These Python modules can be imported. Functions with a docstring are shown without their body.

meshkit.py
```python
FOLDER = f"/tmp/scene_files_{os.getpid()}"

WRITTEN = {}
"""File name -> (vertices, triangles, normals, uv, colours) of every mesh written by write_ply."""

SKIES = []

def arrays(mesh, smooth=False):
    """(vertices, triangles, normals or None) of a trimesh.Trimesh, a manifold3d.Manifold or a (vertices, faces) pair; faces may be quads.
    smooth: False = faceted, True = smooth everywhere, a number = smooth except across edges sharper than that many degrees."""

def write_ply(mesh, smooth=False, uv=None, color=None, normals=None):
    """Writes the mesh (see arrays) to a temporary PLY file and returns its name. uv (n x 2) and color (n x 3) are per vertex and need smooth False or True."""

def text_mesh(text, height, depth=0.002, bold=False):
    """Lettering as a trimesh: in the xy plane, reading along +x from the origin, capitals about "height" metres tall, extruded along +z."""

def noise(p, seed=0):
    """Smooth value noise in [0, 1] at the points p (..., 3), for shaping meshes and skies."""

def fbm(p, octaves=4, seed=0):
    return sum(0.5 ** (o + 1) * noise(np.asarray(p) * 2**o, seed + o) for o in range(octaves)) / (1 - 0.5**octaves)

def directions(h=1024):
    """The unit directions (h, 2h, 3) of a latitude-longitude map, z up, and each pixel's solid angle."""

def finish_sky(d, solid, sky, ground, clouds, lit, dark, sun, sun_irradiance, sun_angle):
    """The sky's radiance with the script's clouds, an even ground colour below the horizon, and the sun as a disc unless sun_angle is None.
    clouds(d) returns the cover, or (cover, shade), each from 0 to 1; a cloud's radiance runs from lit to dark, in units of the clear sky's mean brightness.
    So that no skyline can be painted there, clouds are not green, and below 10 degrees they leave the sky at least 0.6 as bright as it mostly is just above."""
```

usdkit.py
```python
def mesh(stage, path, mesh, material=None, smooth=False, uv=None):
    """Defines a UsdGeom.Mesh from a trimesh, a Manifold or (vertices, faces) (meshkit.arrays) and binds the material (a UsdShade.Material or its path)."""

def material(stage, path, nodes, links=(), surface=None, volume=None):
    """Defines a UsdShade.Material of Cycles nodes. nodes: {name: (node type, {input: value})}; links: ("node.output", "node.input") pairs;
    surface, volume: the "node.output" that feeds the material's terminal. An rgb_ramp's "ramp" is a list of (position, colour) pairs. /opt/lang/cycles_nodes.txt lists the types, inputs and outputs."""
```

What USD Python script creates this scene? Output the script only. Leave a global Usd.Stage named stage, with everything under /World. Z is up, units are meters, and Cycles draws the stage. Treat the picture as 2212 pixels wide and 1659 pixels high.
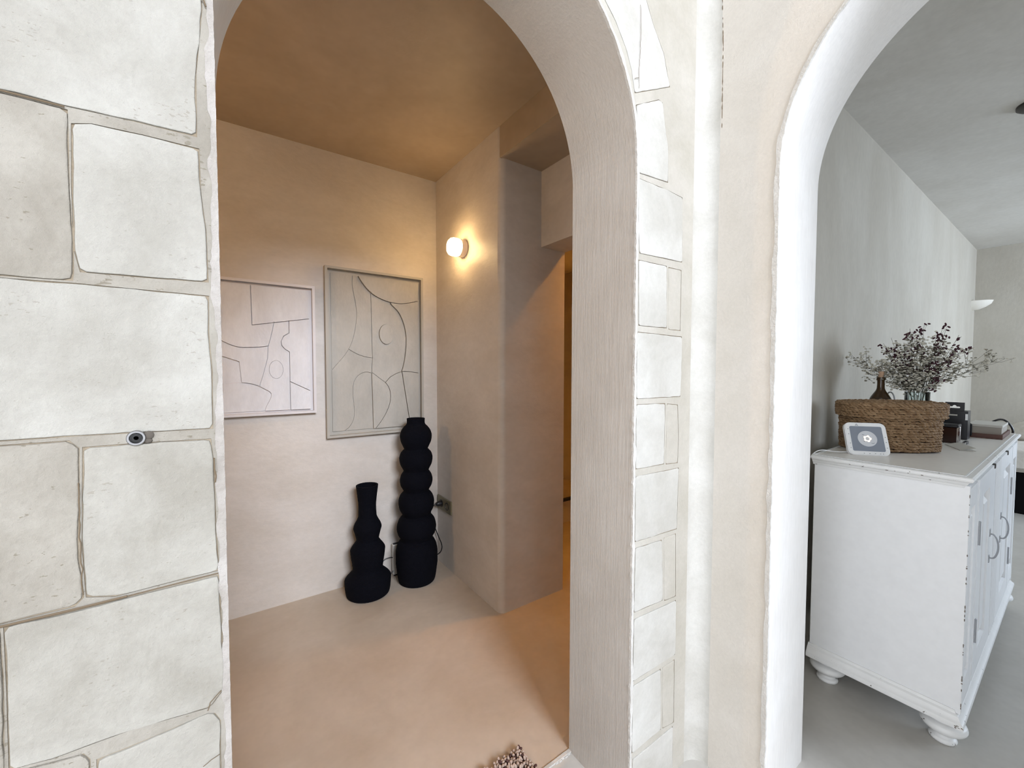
import math, random
import numpy as np
import trimesh
import mapbox_earcut
import meshkit
import usdkit
from pxr import Usd, UsdGeom, UsdLux, Gf, Sdf
from shapely.geometry import Polygon, LineString, box as sbox
from shapely.ops import unary_union, split
from shapely import affinity

PI = math.pi
stage = Usd.Stage.CreateInMemory()
UsdGeom.SetStageUpAxis(stage, UsdGeom.Tokens.z)
UsdGeom.SetStageMetersPerUnit(stage, 1.0)
UsdGeom.Xform.Define(stage, '/World')
UsdGeom.Scope.Define(stage, '/World/Looks')

# ------------------------------------------------------------------ camera
EYE = 1.35
YAW, PITCH, ROLL, FPX = 0.615909, -0.037341, 0.001276, 881.6
F = np.array([math.sin(YAW) * math.cos(PITCH), math.cos(YAW) * math.cos(PITCH), math.sin(PITCH)])
R0 = np.array([math.cos(YAW), -math.sin(YAW), 0.0])
U0 = np.cross(R0, F)
RR = R0 * math.cos(ROLL) + U0 * math.sin(ROLL)
UU = U0 * math.cos(ROLL) - R0 * math.sin(ROLL)
cam = UsdGeom.Camera.Define(stage, '/World/camera')
cam.CreateHorizontalApertureAttr(36.0)
cam.CreateVerticalApertureAttr(36.0 * 1659 / 2212)
cam.CreateFocalLengthAttr(FPX / 2212 * 36.0)
cam.CreateClippingRangeAttr(Gf.Vec2f(0.02, 100))
M = Gf.Matrix4d(1)
for i, row in enumerate((RR, UU, -F)):
    M.SetRow(i, Gf.Vec4d(*map(float, row), 0))
M.SetRow(3, Gf.Vec4d(0, 0, EYE, 1))
cam.AddTransformOp().Set(M)
cam.CreateExposureAttr(0.0)

# ------------------------------------------------------------------ daylight through the windows
def window_light(name, loc, w, h, inten, col, rx=90, rz=0):
    l = UsdLux.RectLight.Define(stage, '/World/' + name)
    l.CreateWidthAttr(w); l.CreateHeightAttr(h); l.CreateIntensityAttr(inten)
    l.CreateColorAttr(Gf.Vec3f(*col))
    l.AddTranslateOp().Set(Gf.Vec3d(*loc)); l.AddRotateZOp().Set(rz); l.AddRotateXOp().Set(rx)
window_light('daylight_terrace', (0.2, -6.05, 4.5), 2.8, 1.9, 47.0, (0.90, 0.97, 1.10), rx=78)
window_light('daylight_bedroom', (5.6, -2.95, 1.8), 1.8, 1.3, 17.0, (0.80, 0.93, 1.12))
window_light('daylight_side_fill', (-2.36, -0.2, 1.1), 1.4, 1.6, 7.0, (0.92, 0.97, 1.06), rx=90, rz=-90)  # unseen low window, added to brighten the right wall and sideboard side

# ------------------------------------------------------------------ materials
def mat(name, nodes, links, surface='p.BSDF'):
    return usdkit.material(stage, '/World/Looks/' + name, nodes, links, surface=surface)

def plain(name, col, rough=0.5, metal=0.0, spec=0.5, **kw):
    d = dict(base_color=col, roughness=rough, metallic=metal, specular_ior_level=spec)
    d.update(kw)
    return mat(name, {'p': ('principled_bsdf', d)}, [])

def plaster(name, c1, c2, scale=2.2, rough=0.65, bump=0.25, fine=60.0, stretch=(1, 1, 1), contrast=(0.35, 0.65), spec=0.4, speck=None, dist=0.004, fstretch=None):
    """Mottled plaster, lime wash, micro-cement or limestone: cloudy tone, fine grain, optional dark specks."""
    n = {'g': ('geometry', {}),
         'm': ('mapping', {'scale': stretch}),
         'mf': ('mapping', {'scale': fstretch or stretch}),
         'n1': ('noise_texture', {'scale': scale, 'detail': 6.0, 'roughness': 0.6, 'distortion': 0.4}),
         'n2': ('noise_texture', {'scale': fine, 'detail': 4.0, 'roughness': 0.65}),
         'r1': ('rgb_ramp', {'ramp': [(contrast[0], c1), (contrast[1], c2)]}),
         'r2': ('rgb_ramp', {'ramp': [(0.3, (0.93, 0.93, 0.93)), (0.7, (1, 1, 1))]}),
         'mx': ('mix', {'mix_type': 'multiply', 'fac': 1.0}),
         'b': ('bump', {'strength': bump, 'distance': dist}),
         'p': ('principled_bsdf', {'roughness': rough, 'specular_ior_level': spec})}
    l = [('g.position', 'm.vector'), ('g.position', 'mf.vector'), ('m.vector', 'n1.vector'), ('mf.vector', 'n2.vector'),
         ('n1.fac', 'r1.fac'), ('n2.fac', 'r2.fac'), ('r1.color', 'mx.color1'), ('r2.color', 'mx.color2'),
         ('n2.fac', 'b.height'), ('b.normal', 'p.normal')]
    out = 'mx.color'
    if speck:
        sc, th, col = speck
        n['mp'] = ('mapping', {'scale': (1.0, 1.0, 2.2)})
        n['n3'] = ('noise_texture', {'scale': sc, 'detail': 3.0, 'roughness': 0.55})
        n['n4'] = ('noise_texture', {'scale': sc / 9, 'detail': 2.0})
        n['ad'] = ('math', {'math_type': 'multiply_add', 'value2': 0.55})
        n['r3'] = ('rgb_ramp', {'ramp': [(th, (0, 0, 0)), (th + 0.035, (1, 1, 1))]})
        n['mx2'] = ('mix', {'mix_type': 'mix', 'color2': col})
        l += [('g.position', 'mp.vector'), ('mp.vector', 'n3.vector'), ('g.position', 'n4.vector'), ('n4.fac', 'ad.value1'), ('n3.fac', 'ad.value3'),
              ('ad.value', 'r3.fac'), ('r3.color', 'mx2.fac'), ('mx.color', 'mx2.color1')]
        out = 'mx2.color'
    l.append((out, 'p.base_color'))
    return mat(name, n, l)

PIT = (0.20, 0.175, 0.135)
STONES = [plaster('limestone_a', (0.29, 0.27, 0.23), (0.385, 0.367, 0.325), 8, 0.85, 0.9, 110, speck=(120, 0.985, PIT), dist=0.002),
          plaster('limestone_b', (0.255, 0.23, 0.19), (0.345, 0.32, 0.275), 9, 0.85, 1.0, 100, speck=(90, 0.965, PIT), dist=0.002),
          plaster('limestone_c', (0.325, 0.307, 0.268), (0.41, 0.394, 0.355), 7, 0.85, 0.9, 115, speck=(130, 0.985, PIT), dist=0.002)]
LIMEWASH = [plaster('limewashed_stone_a', (0.46, 0.44, 0.395), (0.565, 0.55, 0.51), 5, 0.85, 0.5, 90, speck=(75, 1.0, PIT), dist=0.002),
            plaster('limewashed_stone_b', (0.425, 0.395, 0.335), (0.49, 0.46, 0.405), 6, 0.85, 0.5, 90, dist=0.002)]
MORTAR = plaster('lime_mortar', (0.23, 0.18, 0.12), (0.36, 0.30, 0.22), 16, 0.85, 0.7, 120, dist=0.003)
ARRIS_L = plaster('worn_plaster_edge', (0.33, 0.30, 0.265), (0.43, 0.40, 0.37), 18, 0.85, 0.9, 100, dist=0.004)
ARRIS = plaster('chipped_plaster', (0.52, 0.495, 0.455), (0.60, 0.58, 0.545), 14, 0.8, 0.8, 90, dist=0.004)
LINING = plaster('brushed_plaster', (0.445, 0.408, 0.365), (0.505, 0.472, 0.43), 3.0, 0.7, 0.5, 130, fstretch=(1, 1, 0.06), dist=0.003)
LINING_R = plaster('pale_brushed_plaster', (0.68, 0.655, 0.62), (0.74, 0.725, 0.70), 3.0, 0.75, 0.3, 110, fstretch=(1, 1, 0.12), dist=0.003)
WALL_R = plaster('cream_plaster', (0.585, 0.54, 0.475), (0.65, 0.608, 0.55), 3.0, 0.85, 0.45, 140, dist=0.002)
HALL = plaster('hall_microcement', (0.57, 0.51, 0.445), (0.665, 0.61, 0.555), 2.4, 0.48, 0.18, 26, stretch=(1, 1, 1.8), dist=0.006, contrast=(0.3, 0.7))
HALL_CEIL_SHADE = plaster('hall_ceiling_warm_shade', (0.35, 0.27, 0.19), (0.43, 0.34, 0.25), 2.0, 0.5, 0.18, 22, dist=0.006, contrast=(0.3, 0.7))  # hall plaster in a darker brown, with the dim warm lamplight painted in
HALL_FLOOR = plaster('hall_floor_microcement', (0.47, 0.39, 0.305), (0.55, 0.47, 0.385), 2.6, 0.42, 0.1, 24, dist=0.004)
ROOM_W = plaster('grey_lime_plaster', (0.475, 0.435, 0.365), (0.56, 0.525, 0.455), 2.0, 0.8, 0.35, 40, stretch=(1.2, 1.2, 0.55), dist=0.004, contrast=(0.3, 0.7))
ROOM_C = plaster('grey_ceiling_plaster', (0.60, 0.575, 0.525), (0.68, 0.66, 0.615), 1.6, 0.85, 0.3, 30, dist=0.004)
ROOM_F = plaster('grey_floor_microcement', (0.50, 0.48, 0.44), (0.57, 0.55, 0.51), 2.2, 0.38, 0.08, 30, dist=0.003)
WHITE_W = plain('white_room_plaster', (0.70, 0.69, 0.66), 0.8)
DIM_W = plain('bounce_absorbing_plaster', (0.20, 0.18, 0.15), 0.8)  # dark tone for unseen surfaces, picked to absorb bounced daylight
TILE = plain('slate_floor', (0.30, 0.29, 0.27), 0.5)
CRACK = plain('crack_shade', (0.16, 0.12, 0.08), 0.95, spec=0.1)
STEEL = plain('dull_steel', (0.42, 0.42, 0.43), 0.4, 1.0)
DARK = plain('dark_hole', (0.02, 0.02, 0.02), 0.8)
BLACK_CLAY = mat('matte_black_clay', {'g': ('geometry', {}), 'n': ('noise_texture', {'scale': 240.0, 'detail': 4.0, 'roughness': 0.7}),
    'r': ('rgb_ramp', {'ramp': [(0.35, (0.0012, 0.0014, 0.003)), (0.75, (0.005, 0.0055, 0.010))]}),
    'b': ('bump', {'strength': 0.8, 'distance': 0.003}), 'p': ('principled_bsdf', {'roughness': 0.9, 'specular_ior_level': 0.10})},
    [('g.position', 'n.vector'), ('n.fac', 'r.fac'), ('n.fac', 'b.height'), ('b.normal', 'p.normal'), ('r.color', 'p.base_color')])
ART_W = plaster('art_white_plaster', (0.66, 0.64, 0.64), (0.74, 0.725, 0.73), 9, 0.75, 0.5, 70, stretch=(1, 1, 0.4), dist=0.002)
ART_G = plaster('art_greige_plaster', (0.40, 0.375, 0.33), (0.46, 0.43, 0.38), 9, 0.75, 0.45, 70, stretch=(1, 1, 0.5), dist=0.002)
FRAME_W = plain('art_white_frame', (0.66, 0.62, 0.61), 0.6)
FRAME_G = plain('art_greige_frame', (0.41, 0.38, 0.33), 0.6)
GROOVE_W = plain('art_white_backing', (0.42, 0.40, 0.40), 0.9)
GROOVE_G = plain('art_greige_backing', (0.25, 0.23, 0.20), 0.9)
PORCELAIN = plain('lamp_porcelain', (0.72, 0.62, 0.56), 0.35)
GLOW = mat('lit_opal_glass', {'p': ('principled_bsdf', {'base_color': (0.9, 0.85, 0.75), 'roughness': 0.3, 'emission_color': (1.0, 0.66, 0.30), 'emission_strength': 42.0})}, [])
GLOW_FILL = mat('fill_lamp_glow', {'p': ('principled_bsdf', {'base_color': (0.9, 0.85, 0.75), 'roughness': 0.3, 'emission_color': (1.0, 0.62, 0.28), 'emission_strength': 215.0})}, [])  # glow of the added fill lamp in the hall
GLOW_C = mat('lit_downlight', {'p': ('principled_bsdf', {'base_color': (0.9, 0.85, 0.75), 'roughness': 0.3, 'emission_color': (1.0, 0.42, 0.07), 'emission_strength': 380.0})}, [])
GLOW_B = mat('lit_warm_bulb', {'p': ('principled_bsdf', {'base_color': (0.9, 0.85, 0.75), 'roughness': 0.3, 'emission_color': (1.0, 0.46, 0.09), 'emission_strength': 45.0})}, [])
BRASS_PLATE = plain('outlet_khaki', (0.20, 0.175, 0.11), 0.4, 0.3)
BLACK_PL = plain('black_plastic', (0.008, 0.008, 0.01), 0.4)
WHITE_PL = plain('white_plastic', (0.90, 0.91, 0.92), 0.35)
PALE_PL = plain('pale_plastic', (0.62, 0.58, 0.52), 0.4)
MIRROR = plain('mirror_glass', (0.80, 0.74, 0.55), 0.03, 1.0)

def paint(name, col, wear, chips, rough=0.42):
    return mat(name, {'g': ('geometry', {}), 'n': ('noise_texture', {'scale': 26.0, 'detail': 5.0, 'roughness': 0.7}),
        'c': ('noise_texture', {'scale': 40.0, 'detail': 3.0, 'roughness': 0.6}),
        'r': ('rgb_ramp', {'ramp': [(0.3, tuple(0.95 * x for x in col)), (0.7, col)]}),
        'rc': ('rgb_ramp', {'ramp': [(wear, (0, 0, 0)), (wear + 0.02, (1, 1, 1))]}),
        'mx': ('mix', {'color2': chips}), 'b': ('bump', {'strength': 0.15, 'distance': 0.002}),
        'p': ('principled_bsdf', {'roughness': rough, 'specular_ior_level': 0.5, 'coat_weight': 0.8 if rough < 0.3 else 0.0, 'coat_roughness': 0.2})},
        [('g.position', 'n.vector'), ('g.position', 'c.vector'), ('n.fac', 'r.fac'), ('c.fac', 'rc.fac'), ('rc.color', 'mx.fac'),
         ('r.color', 'mx.color1'), ('mx.color', 'p.base_color'), ('n.fac', 'b.height'), ('b.normal', 'p.normal')])
PAINT = paint('white_furniture_paint', (0.86, 0.865, 0.87), 0.80, (0.20, 0.17, 0.14))
PAINT_W = paint('worn_white_furniture_paint', (0.84, 0.84, 0.83), 0.69, (0.16, 0.14, 0.12))
TOPGREY = paint('greige_top_paint', (0.86, 0.83, 0.775), 0.8, (0.3, 0.28, 0.25), 0.36)
IRON = plain('painted_iron', (0.40, 0.41, 0.43), 0.5, 0.4)
DARKIRON = plain('dark_iron', (0.06, 0.055, 0.05), 0.5, 0.6)
def straw(name, a, b_):
    return mat(name, {'g': ('geometry', {}), 'n': ('noise_texture', {'scale': 60.0, 'detail': 3.0}), 'w': ('noise_texture', {'scale': 9.0}),
        'r': ('rgb_ramp', {'ramp': [(0.3, a), (0.7, b_)]}), 'i': ('rgb_ramp', {'ramp': [(0.0, (0.55, 0.5, 0.45)), (1.0, (1.15, 1.1, 1.05))]}),
        'mx': ('mix', {'mix_type': 'multiply', 'fac': 1.0}), 'p': ('principled_bsdf', {'roughness': 0.7, 'specular_ior_level': 0.3})},
        [('g.position', 'n.vector'), ('n.fac', 'r.fac'), ('g.random_per_island', 'i.fac'), ('r.color', 'mx.color1'), ('i.color', 'mx.color2'), ('mx.color', 'p.base_color')])
STRAW = straw('seagrass', (0.32, 0.20, 0.105), (0.58, 0.42, 0.26))
STRAW_GAP = plain('seagrass_gap_shade', (0.035, 0.018, 0.009), 0.9)  # near-black inner shell, paints the shade seen between the woven strands
BOTTLE = plain('brown_bottle_glass', (0.045, 0.022, 0.006), 0.12)
CORK = plain('cork', (0.50, 0.33, 0.22), 0.9)
GLASS = mat('clear_glass', {'f': ('fresnel', {'IOR': 1.5}), 't': ('transparent_bsdf', {'color': (0.90, 0.94, 0.94)}), 'g': ('glossy_bsdf', {'color': (1, 1, 1), 'roughness': 0.03}), 'x': ('mix_closure', {})},
    [('f.fac', 'x.fac'), ('t.BSDF', 'x.closure1'), ('g.BSDF', 'x.closure2')], surface='x.closure')
STEM = plain('dry_stem', (0.065, 0.062, 0.035), 0.8)
BLOSSOM = plain('dry_white_blossom', (0.66, 0.63, 0.54), 0.9)
BLOSSOM_D = plain('dry_dark_blossom', (0.27, 0.25, 0.20), 0.9)
PURPLE = plain('dry_purple_blossom', (0.065, 0.022, 0.032), 0.9)
SCREEN = plain('grey_screen', (0.245, 0.275, 0.33), 0.35)
DIAL = plain('dial_white', (0.66, 0.68, 0.72), 0.4)
DIAL_GLOW = mat('dial_light', {'p': ('principled_bsdf', {'base_color': (1, 0.8, 0.6), 'emission_color': (1.0, 0.72, 0.45), 'emission_strength': 2.2})}, [])
ICON = plain('icon_print', (0.30, 0.32, 0.36), 0.6)
BOXBLACK = plain('black_card', (0.012, 0.012, 0.016), 0.35)
REDWOOD = plain('lacquered_redwood', (0.028, 0.009, 0.006), 0.15)
CHROME = plain('chrome', (0.8, 0.8, 0.82), 0.15, 1.0)
PAPER = plain('paper', (0.62, 0.60, 0.55), 0.7)
GREYCARD = plain('grey_card', (0.42, 0.385, 0.335), 0.7)
LEATHER = plain('red_brown_leather', (0.12, 0.05, 0.035), 0.55)
CLOTH = plaster('pale_linen', (0.60, 0.56, 0.50), (0.72, 0.69, 0.64), 12, 0.9, 0.3, 200)
BLACKCLOTH = plain('black_cloth', (0.006, 0.006, 0.007), 0.9, spec=0.1)
BOBBLE = straw('bobble_wool', (0.70, 0.55, 0.48), (0.84, 0.72, 0.65))
BOBBLE_B = plain('dark_wool', (0.07, 0.03, 0.025), 0.95)

# ------------------------------------------------------------------ object helpers
_used = set()
def numbered(path):
    p, i = path, 0
    while p in _used:
        i += 1
        p = f'{path}_{i:03d}'
    _used.add(p)
    return p

def props(prim, label=None, cat=None, group=None, kind=None):
    for k, v in (('label', label), ('category', cat), ('group', group), ('kind', kind)):
        if v:
            prim.SetCustomDataByKey(k, v)
    return prim

def thing(name, label, cat, loc=(0, 0, 0), rotz=0.0, group=None, kind=None, mtx=None):
    x = UsdGeom.Xform.Define(stage, numbered('/World/' + name))
    if mtx is not None:
        x.AddTransformOp().Set(Gf.Matrix4d(*[float(v) for v in np.asarray(mtx).T.ravel()]))
    else:
        x.AddTranslateOp().Set(Gf.Vec3d(*map(float, loc)))
        if rotz:
            x.AddRotateZOp().Set(math.degrees(rotz))
    return props(x.GetPrim(), label, cat, group, kind)

def obj(name, mesh, m, parent=None, smooth=35, label=None, cat=None, group=None, kind=None):
    base = (str(parent.GetPath()) if parent is not None else '/World') + '/' + name
    p = usdkit.mesh(stage, numbered(base), mesh, m, smooth=smooth).GetPrim()
    return props(p, label, cat, group, kind)

def struct(name, mesh, m, label, parent=None, smooth=35):
    return obj(name, mesh, m, parent, smooth, label, None, None, 'structure' if parent is None else None)

# ------------------------------------------------------------------ shape helpers
def cat_(*ms):
    return trimesh.util.concatenate([m for m in ms])

def hull(pts):
    return trimesh.convex.convex_hull(np.asarray(pts, float))

def box(x0, x1, y0, y1, z0, z1, b=0.0):
    if b <= 0:
        m = trimesh.creation.box(extents=(x1 - x0, y1 - y0, z1 - z0)); m.apply_translation(((x0 + x1) / 2, (y0 + y1) / 2, (z0 + z1) / 2)); return m
    pts = []
    for x, sx in ((x0, 1), (x1, -1)):
        for y, sy in ((y0, 1), (y1, -1)):
            for z, sz in ((z0, 1), (z1, -1)):
                pts += [(x + sx * b, y + sy * b, z), (x + sx * b, y, z + sz * b), (x, y + sy * b, z + sz * b)]
    return hull(pts)

def prism(poly, h):
    return trimesh.util.concatenate([trimesh.creation.extrude_polygon(g, h, engine='earcut') for g in getattr(poly, 'geoms', [poly]) if g.area > 1e-8])

def prism_xz(poly, y0, y1):
    """A polygon in (x, z) made solid from y0 to y1."""
    m = prism(poly, y1 - y0)
    v = m.vertices.copy()
    m.vertices = np.column_stack([v[:, 0], y0 + v[:, 2], v[:, 1]])
    m.invert()
    return m

def prism_yz(poly, x0, x1):
    m = prism(poly, x1 - x0)
    v = m.vertices.copy()
    m.vertices = np.column_stack([x0 + v[:, 2], v[:, 0], v[:, 1]])
    return m

def prism_xy(poly, z0, z1):
    m = prism(poly, z1 - z0); m.apply_translation((0, 0, z0)); return m

def lathe(prof, seg=64, wob=0.0, seed=0, caps=True):
    prof = np.asarray(prof, float)
    n = len(prof); a = np.linspace(0, 2 * PI, seg, endpoint=False)
    v = np.array([[r * math.cos(t), r * math.sin(t), z] for r, z in prof for t in a])
    if wob:
        k = meshkit.fbm(v * 9, 3, seed) - 0.5
        s = 1 + wob * k
        v[:, 0] *= s; v[:, 1] *= s
    f = []
    for i in range(n - 1):
        for j in range(seg):
            a0, a1 = i * seg + j, i * seg + (j + 1) % seg
            f.append((a0, a1, a1 + seg)); f.append((a0, a1 + seg, a0 + seg))
    f = np.array(f)
    v = list(v)
    for i, flip in ((0, True), (n - 1, False)):
        if caps and prof[i][0] > 1e-6:
            c = len(v); v.append([0, 0, prof[i][1]])
            for j in range(seg):
                t = (i * seg + j, i * seg + (j + 1) % seg, c)
                f = np.vstack([f, t[::-1] if flip else t])
    m = trimesh.Trimesh(np.array(v), f, process=False)
    if m.volume < 0:
        m.invert()
    return m

def smooth_prof(pts, n=8):
    from scipy.interpolate import PchipInterpolator
    p = np.asarray(pts, float)
    t = np.r_[0, np.cumsum(np.hypot(*np.diff(p, axis=0).T))]
    q = np.linspace(0, t[-1], n * len(p))
    return np.column_stack([PchipInterpolator(t, p[:, 0])(q), PchipInterpolator(t, p[:, 1])(q)])

def curve(pts, n=40):
    from scipy.interpolate import CubicSpline
    p = np.asarray(pts, float)
    t = np.r_[0, np.cumsum(np.linalg.norm(np.diff(p, axis=0), axis=1))]
    return CubicSpline(t, p)(np.linspace(0, t[-1], n))

def tube(pts, r, seg=8, taper=None):
    p = np.asarray(pts, float); n = len(p)
    d = np.gradient(p, axis=0); d /= np.maximum(np.linalg.norm(d, axis=1), 1e-9)[:, None]
    up = np.array([0, 0, 1.0]) if abs(d[0][2]) < 0.9 else np.array([1.0, 0, 0])
    vs = []
    u = np.cross(d[0], up); u /= np.linalg.norm(u)
    rs = np.full(n, r) if taper is None else np.linspace(r, taper, n)
    for i in range(n):
        u = u - d[i] * (u @ d[i]); u /= max(np.linalg.norm(u), 1e-9)
        w = np.cross(d[i], u)
        for k in range(seg):
            a = 2 * PI * k / seg
            vs.append(p[i] + rs[i] * (u * math.cos(a) + w * math.sin(a)))
    f = []
    for i in range(n - 1):
        for k in range(seg):
            a0, a1 = i * seg + k, i * seg + (k + 1) % seg
            f += [(a0, a1, a1 + seg), (a0, a1 + seg, a0 + seg)]
    for k in range(1, seg - 1):
        f += [(0, k + 1, k), ((n - 1) * seg, (n - 1) * seg + k, (n - 1) * seg + k + 1)]
    m = trimesh.Trimesh(np.array(vs), np.array(f), process=False)
    if m.volume < 0:
        m.invert()
    return m

def rod(p, q, r, seg=16):
    return tube(np.linspace(p, q, 2), r, seg)

def ball(c, r, sub=1, scale=(1, 1, 1)):
    m = trimesh.creation.icosphere(subdivisions=sub, radius=1.0)
    m.apply_scale(np.asarray(scale, float) * r); m.apply_translation(c); return m

def resample(poly, step):
    ring = LineString(poly.exterior.coords); n = max(12, int(ring.length / step))
    pts = np.array([ring.interpolate(i / n, normalized=True).coords[0] for i in range(n)])
    if Polygon(pts).exterior.is_ccw is False:
        pts = pts[::-1]
    return pts

def slab_stone(poly, y_back, y_front, gap=0.0012, bevel=0.003, jit=0.0023, seed=0, rnd=0.006):
    """A wall stone: outline in (x, z), worn irregular edges rounded towards its face (which looks to -y)."""
    p = poly.buffer(-gap - rnd, join_style='mitre').buffer(rnd)
    if p.geom_type != 'Polygon':
        p = max(p.geoms, key=lambda g: g.area)
    pts = resample(p, 0.008)
    q = np.column_stack([pts * 28, np.full(len(pts), seed * 3.1)])
    nrm = np.roll(pts, -1, 0) - np.roll(pts, 1, 0)
    nrm = np.column_stack([nrm[:, 1], -nrm[:, 0]]); nrm /= np.linalg.norm(nrm, axis=1)[:, None]
    pts = pts + nrm * ((meshkit.fbm(q, 3, seed) - 0.6)[:, None] * 2 * jit)
    wv = bevel * (0.6 + 0.9 * meshkit.noise(q * 0.7, seed + 5))[:, None]
    rings = []
    for k, (o, d) in enumerate(((0, 0), (0, 1.0), (0.3, 0.3), (1.0, 0.0))):
        r2 = pts - nrm * wv * o
        y = np.full(len(pts), y_back) if k == 0 else y_front + wv[:, 0] * d
        rings.append(np.column_stack([r2[:, 0], y, r2[:, 1]]))
    v = np.vstack(rings); n = len(pts); f = []
    for i in range(3):
        for j in range(n):
            a, b = i * n + j, i * n + (j + 1) % n
            f += [(a, b, b + n), (a, b + n, a + n)]
    cap = mapbox_earcut.triangulate_float64(np.ascontiguousarray(rings[3][:, [0, 2]]), np.array([n], np.uint32)).reshape(-1, 3)
    f = np.vstack([np.array(f), cap + 3 * n])
    m = trimesh.Trimesh(v, f, process=False)
    # faces must look to -y at the front
    c = m.face_normals[len(m.faces) - len(cap):]
    if c[:, 1].mean() > 0:
        m.faces[len(m.faces) - len(cap):] = m.faces[len(m.faces) - len(cap):][:, ::-1]
    sn = m.face_normals[:2 * n]; ctr = m.triangles_center[:2 * n]; cc = v.mean(0)
    if ((ctr - cc)[:, [0, 2]] * sn[:, [0, 2]]).sum() < 0:
        m.faces[:6 * n] = m.faces[:6 * n][:, ::-1]
    return m

def arch(x0, x1, c0, c1, zb=-0.05, grow=0.0, n=64, flat=1.0):
    """Outline of a round-headed opening: springing heights c0 and c1 on its two sides."""
    r = (x1 - x0) / 2; m = (x0 + x1) / 2
    pts = [(x0 - grow, zb)]
    for i in range(n + 1):
        t = PI - PI * i / n
        x = m + (r + grow) * math.cos(t)
        pts.append((x, c0 + (c1 - c0) * (x - x0) / (x1 - x0) + flat * (r + grow) * math.sin(t)))
    pts.append((x1 + grow, zb))
    return Polygon(pts)

def ragged(outline, lo, hi, seed, step=0.006, freq=40, zmin=0.0):
    """A broken plaster edge along an opening: the inner rim overhangs it unevenly."""
    ext = np.array(outline.exterior.coords)[:-1]
    ln = LineString(ext); n = int(ln.length / step)
    p = np.array([ln.interpolate(i / n, normalized=True).coords[0] for i in range(n + 1)])
    d = np.gradient(p, axis=0); d /= np.linalg.norm(d, axis=1)[:, None]
    nr = np.column_stack([-d[:, 1], d[:, 0]])
    q = np.column_stack([p * freq, np.full(len(p), seed * 1.7)])
    a = meshkit.fbm(q, 4, seed); b = meshkit.fbm(q * 0.35, 3, seed + 9)
    inner = p - nr * (lo * np.clip((a - 0.42) * 3, -0.3, 1.2))[:, None]
    outer = p + nr * (hi * (0.25 + 1.1 * b))[:, None]
    pl = Polygon(np.vstack([inner, outer[::-1]])).buffer(0)
    return pl.intersection(sbox(-9, zmin, 9, 9))

# ================================================================== the setting
# world: x to the right along the stone wall, y into the hall, floor at z = 0
YS, YH = 0.762, 1.02           # stone face, hall side of the stone wall
AX0, AX1 = -0.001, 0.972       # first arch
XR, XR2 = 1.318, 1.60          # right-hand wall and its far side
A1 = arch(AX0, AX1, 1.885, 1.945)
A1big = arch(AX0, AX1, 1.885, 1.945, grow=0.006)
wall_front = struct('wall_front', prism_xz(sbox(-2.4, 0, 1.45, 5.7).difference(A1big), YS + 0.0018, YH), MORTAR, 'thick stone wall pierced by the round arch into the hall')
lin = prism_xz(A1big.difference(A1).intersection(sbox(-9, 0, 9, 9)), YS + 0.002, YH + 0.001)
lin = lin.subdivide_to_size(0.05)
struct('arch_lining', lin, LINING, 'brushed beige plaster lining of the arch', wall_front)

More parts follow.
